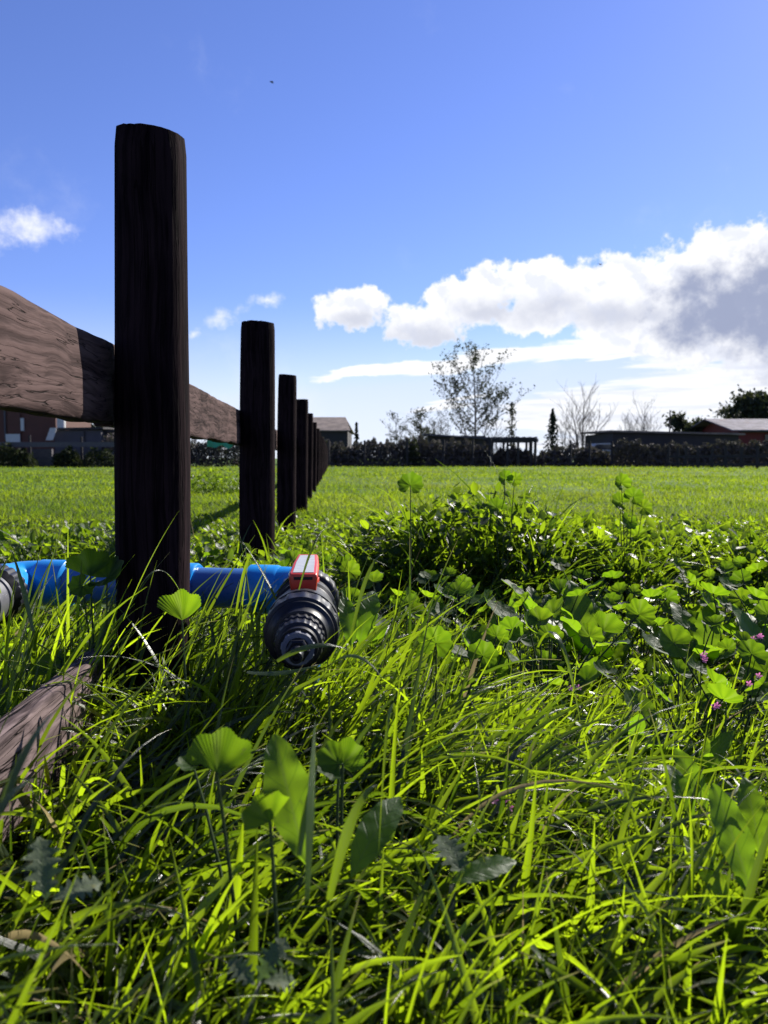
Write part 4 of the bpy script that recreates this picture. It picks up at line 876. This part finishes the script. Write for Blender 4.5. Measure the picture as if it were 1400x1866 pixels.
D = 47.4; o = MB().add([(-.35, 0, 0), (.1, 0, 0), (.35, 0, .75), (-.05, 0, .75), (-.35, .05, 0), (.1, .05, 0), (.35, .05, .75), (-.05, .05, .75)], [(0,1,2,3), (4,7,6,5), (0,4,5,1), (1,5,6,2), (2,6,7,3), (3,7,4,0)]).build('board', M['white_paint']); o.location = (X(95, D), D, Z(802, D)); tag(o, 'white board leaning against the grey shed corner', 'board')
D = 45.2; o = MB().box((0, 0, 0), (X(97, D)-X(60, D), .2, Z(818, D))).build('brick_wall', M['brick']); o.location = (X(78, D), D, Z(818, D)/2); tag(o, 'short grey brick wall between two dark bushes at far left', 'wall')
D = 45.6; o = MB().box((0, 0, 0), (X(215, D)-X(98, D), .2, Z(822, D))).build('block_wall', M['grey_wall']); o.location = (X(156, D), D, Z(822, D)/2); tag(o, 'low grey block wall behind bushes left of the first post', 'wall')
bush('bush', 'dark bush at the left edge in front of the brown shed', -60, 62, 43.6, 806, 3200, 'bush', .09, .7)
bush('bush', 'rounded bush against the low grey shed', 100, 147, 43.6, 812, 1800, 'bush', .08, .6)
bush('bush', 'thin scraggly bush left of the first post', 152, 214, 43.6, 814, 1300, 'bush', .08, .6)
tree('tree', 'leafy tree showing under the rail just left of the first post', 172, 62, 748, seed=5, lvl=4, leaf=.16, leafn=7, width=130, scat=.4)
D = 45.8; mb = MB(); vs = []
for j in range(5):
    for i in range(13): vs.append(((i/12-.5)*1.5, .05*math.sin(i*1.3+j)+.02, (j/4-.5)*(.55+.12*math.sin(i*.8))+.06*math.sin(i*1.1)))
vs2 = [(x, y+.02, z) for x, y, z in vs]; fs = [(j*13+i, j*13+i+1, (j+1)*13+i+1, (j+1)*13+i) for j in range(4) for i in range(12)]
mb.add(vs, fs); mb.add(vs2, fs); o = mb.build('tarpaulin', M['tarp'], None, True); o.location = (X(405, D), D-.6, Z(806, D)); tag(o, 'green tarpaulin draped on the hedge between the first two posts', 'tarpaulin')

house('house', 'house with tan corrugated roof at the end of the rail fence', 'house', 515, 634, 62, 8, 786, 'dark_wall', 'tan_roof', 'gable', 757, slope=1, over=.25)
house('shed', 'dark shed with sloping roof rising above the hedge under the tall thin tree', 'shed', 782, 884, 54, 5, 794, 'dark_wall', 'grey_wall', 'mono', 801)
house('long_building', 'long low dark building with pale roof edge behind the paddock fence', 'building', 1116, 1345, 51, 7, 788, 'dark_wall', 'tan_roof', 'mono', 793, over=.3)
house('red_house', 'dark red house with grey metal roof at the far right edge', 'house', 1345, 1480, 56, 8, 786, 'red_wall', 'purple_roof', 'gable', 760, [('window', 'glass', 1392, 1410, 792, 803, .02), ('fascia', 'grey_board', 1345, 1480, 785, 788, .35)], slope=0, over=.9)
o = MB().tube([(0, 0, 0), (0, 0, Z(747, 58))], [.07, .05], 8).build('pole', M['bark']); o.location = (X(1219, 58), 58, 0); tag(o, 'thin bare utility pole behind the long low building', 'pole')
D = 52; c = thing('parked_car', 'white car roof glimpsed between the hedge and the long low building', 'car', (X(1095, D), D, 0))
prof = [(-1.9, .35), (-1.9, .85), (-1.2, 1.02), (-.55, 1.5), (.75, 1.55), (1.4, 1.1), (1.9, 1.0), (1.95, .35)]
MB().add([(x, -.8, z) for x, z in prof]+[(x, .8, z) for x, z in prof], [tuple(range(8)), tuple(range(8, 16))[::-1]]+[(i, (i+1) % 8, (i+1) % 8+8, i+8) for i in range(8)]).build('body', M['white_paint'], c)
for xx in (-1.2, 1.2):
    for yy in (-.75, .75): MB().tube([(xx, yy-.1, .33), (xx, yy+.1, .33)], .33, 20).build('wheel', M['black'], c)
MB().add([(-.95, -.815, 1.1), (.9, -.815, 1.1), (.6, -.815, 1.42), (-.5, -.815, 1.42), (-.95, -.80, 1.1), (.9, -.80, 1.1), (.6, -.80, 1.42), (-.5, -.80, 1.42)], [(0,1,2,3), (4,7,6,5), (0,4,5,1), (1,5,6,2), (2,6,7,3), (3,7,4,0)]).build('window', M['glass'], c)

# --- trees on the skyline
leader_tree('tree', 'tallest sparse-leaved tree with forked trunk on the skyline', 864, 60, 658, 150, seed=12, nb=26, leaf=.105, leafn=3, r=.11, ang=.85, fork=2, scat=.13, tw=8, minr=.013)
conifer('tree', 'slim columnar tree right of the tallest tree', 932, 62, 732, 30, 480, col=True)
conifer('conifer', 'dark layered conifer right of the pergola', 1006, 60, 744, 62, 900)
conifer('conifer', 'tiny dark conifer beside the tan roofed house', 650, 66, 770, 22, 500)
leader_tree('bare_tree', 'wide bare-branched tree right of the layered conifer', 1062, 58, 718, 118, seed=21, nb=18, low=.12, ang=.8, leafn=0, r=.09, fork=4, tw=9, bark='pale_bark', minr=.011)
leader_tree('tree', 'small thin tree left of the darker pair near the tan roofed house', 722, 62, 756, 52, seed=31, nb=14, leaf=.07, leafn=2, r=.06, fork=2, scat=.1, tw=5, minr=.011)
leader_tree('tree', 'dark small tree just left of the tallest tree', 768, 60, 754, 58, seed=33, nb=16, leaf=.09, leafn=3, r=.07, fork=2, scat=.13, tw=6, minr=.011)
leader_tree('tree', 'pale twiggy tree touching the left side of the tallest tree', 803, 66, 752, 60, seed=35, nb=16, leaf=.06, leafn=1, r=.06, fork=3, scat=.1, tw=8, bark='pale_bark', minr=.011)
bush('bush', 'green leafy bush poking above the far hedge', 738, 765, 46.8, 790, 500, 'bush', .10, .5)
leader_tree('bare_tree', 'fan-shaped bare tree above the long low building', 1172, 70, 741, 88, seed=41, nb=18, low=.15, ang=.7, leafn=0, r=.07, fork=5, tw=9, bark='pale_bark', minr=.010)
leader_tree('bare_tree', 'short bare bush-like tree left of the fan-shaped tree', 1138, 68, 756, 42, seed=43, nb=12, low=.15, ang=.6, leafn=0, r=.05, fork=4, tw=7, bark='pale_bark', minr=.010)
tree('tree', 'dark rounded tree right of the utility pole', 1243, 64, 754, seed=45, lvl=4, leaf=.17, leafn=5, width=42, trunk=.35, scat=.3)
tree('tree', 'lower dark tree between the rounded tree and the red house', 1262, 66, 765, seed=46, lvl=4, leaf=.15, leafn=4, width=28, trunk=.35, scat=.3)
leader_tree('tree', 'thin tree standing before the roof of the red house', 1318, 68, 742, 50, seed=47, nb=14, leaf=.07, leafn=2, r=.05, fork=2, scat=.1, tw=6, bark='pale_bark', minr=.010)
tree('tree', 'big dense dark tree above the roof of the red house', 1392, 72, 722, seed=49, lvl=5, leaf=.22, leafn=9, width=110, trunk=.3, scat=.45, r=.25)
leader_tree('bare_tree', 'low bare tree behind the pergola', 905, 64, 775, 60, seed=51, nb=12, leafn=0, r=.05, fork=4, tw=7, bark='pale_bark', minr=.010)
leader_tree('bare_tree', 'spindly bare tree between conifer and wide bare tree', 1030, 62, 748, 38, seed=53, nb=12, leafn=0, r=.05, fork=3, tw=7, bark='pale_bark', minr=.010)

# --- birds
M['bird'] = simple('dark feathers', (.03, .028, .03), .7, 20, .2)
for (px, py, D, lb) in [(495, 150, 22, 'tiny dark bird high in the blue sky above the posts'), (1094, 482, 26, 'tiny dark bird against the top of the white clouds')]:
    p = at(px, py, D); o = MB()
    o.tube([(-.09, 0, 0), (-.04, 0, .01), (.02, 0, .015), (.07, 0, .012), (.10, 0, .01)], [.008, .022, .026, .016, .004], 8)
    for s in (-1, 1): o.add([(-.02, 0, .015), (.04, 0, .015), (.02, s*.09, .05), (-.03, s*.16, .03), (-.04, s*.07, .035), (-.02, 0, .009), (.04, 0, .009), (.02, s*.09, .045), (-.03, s*.16, .027), (-.04, s*.07, .03)], [(0,1,2,3,4), (9,8,7,6,5), (0,5,6,1), (1,6,7,2), (2,7,8,3), (3,8,9,4), (4,9,5,0)])
    b = o.build('bird', M['bird'], None, True); b.location = p; b.rotation_euler = (.3, .2, .6); b.scale = (.7,)*3; tag(b, lb, 'bird')
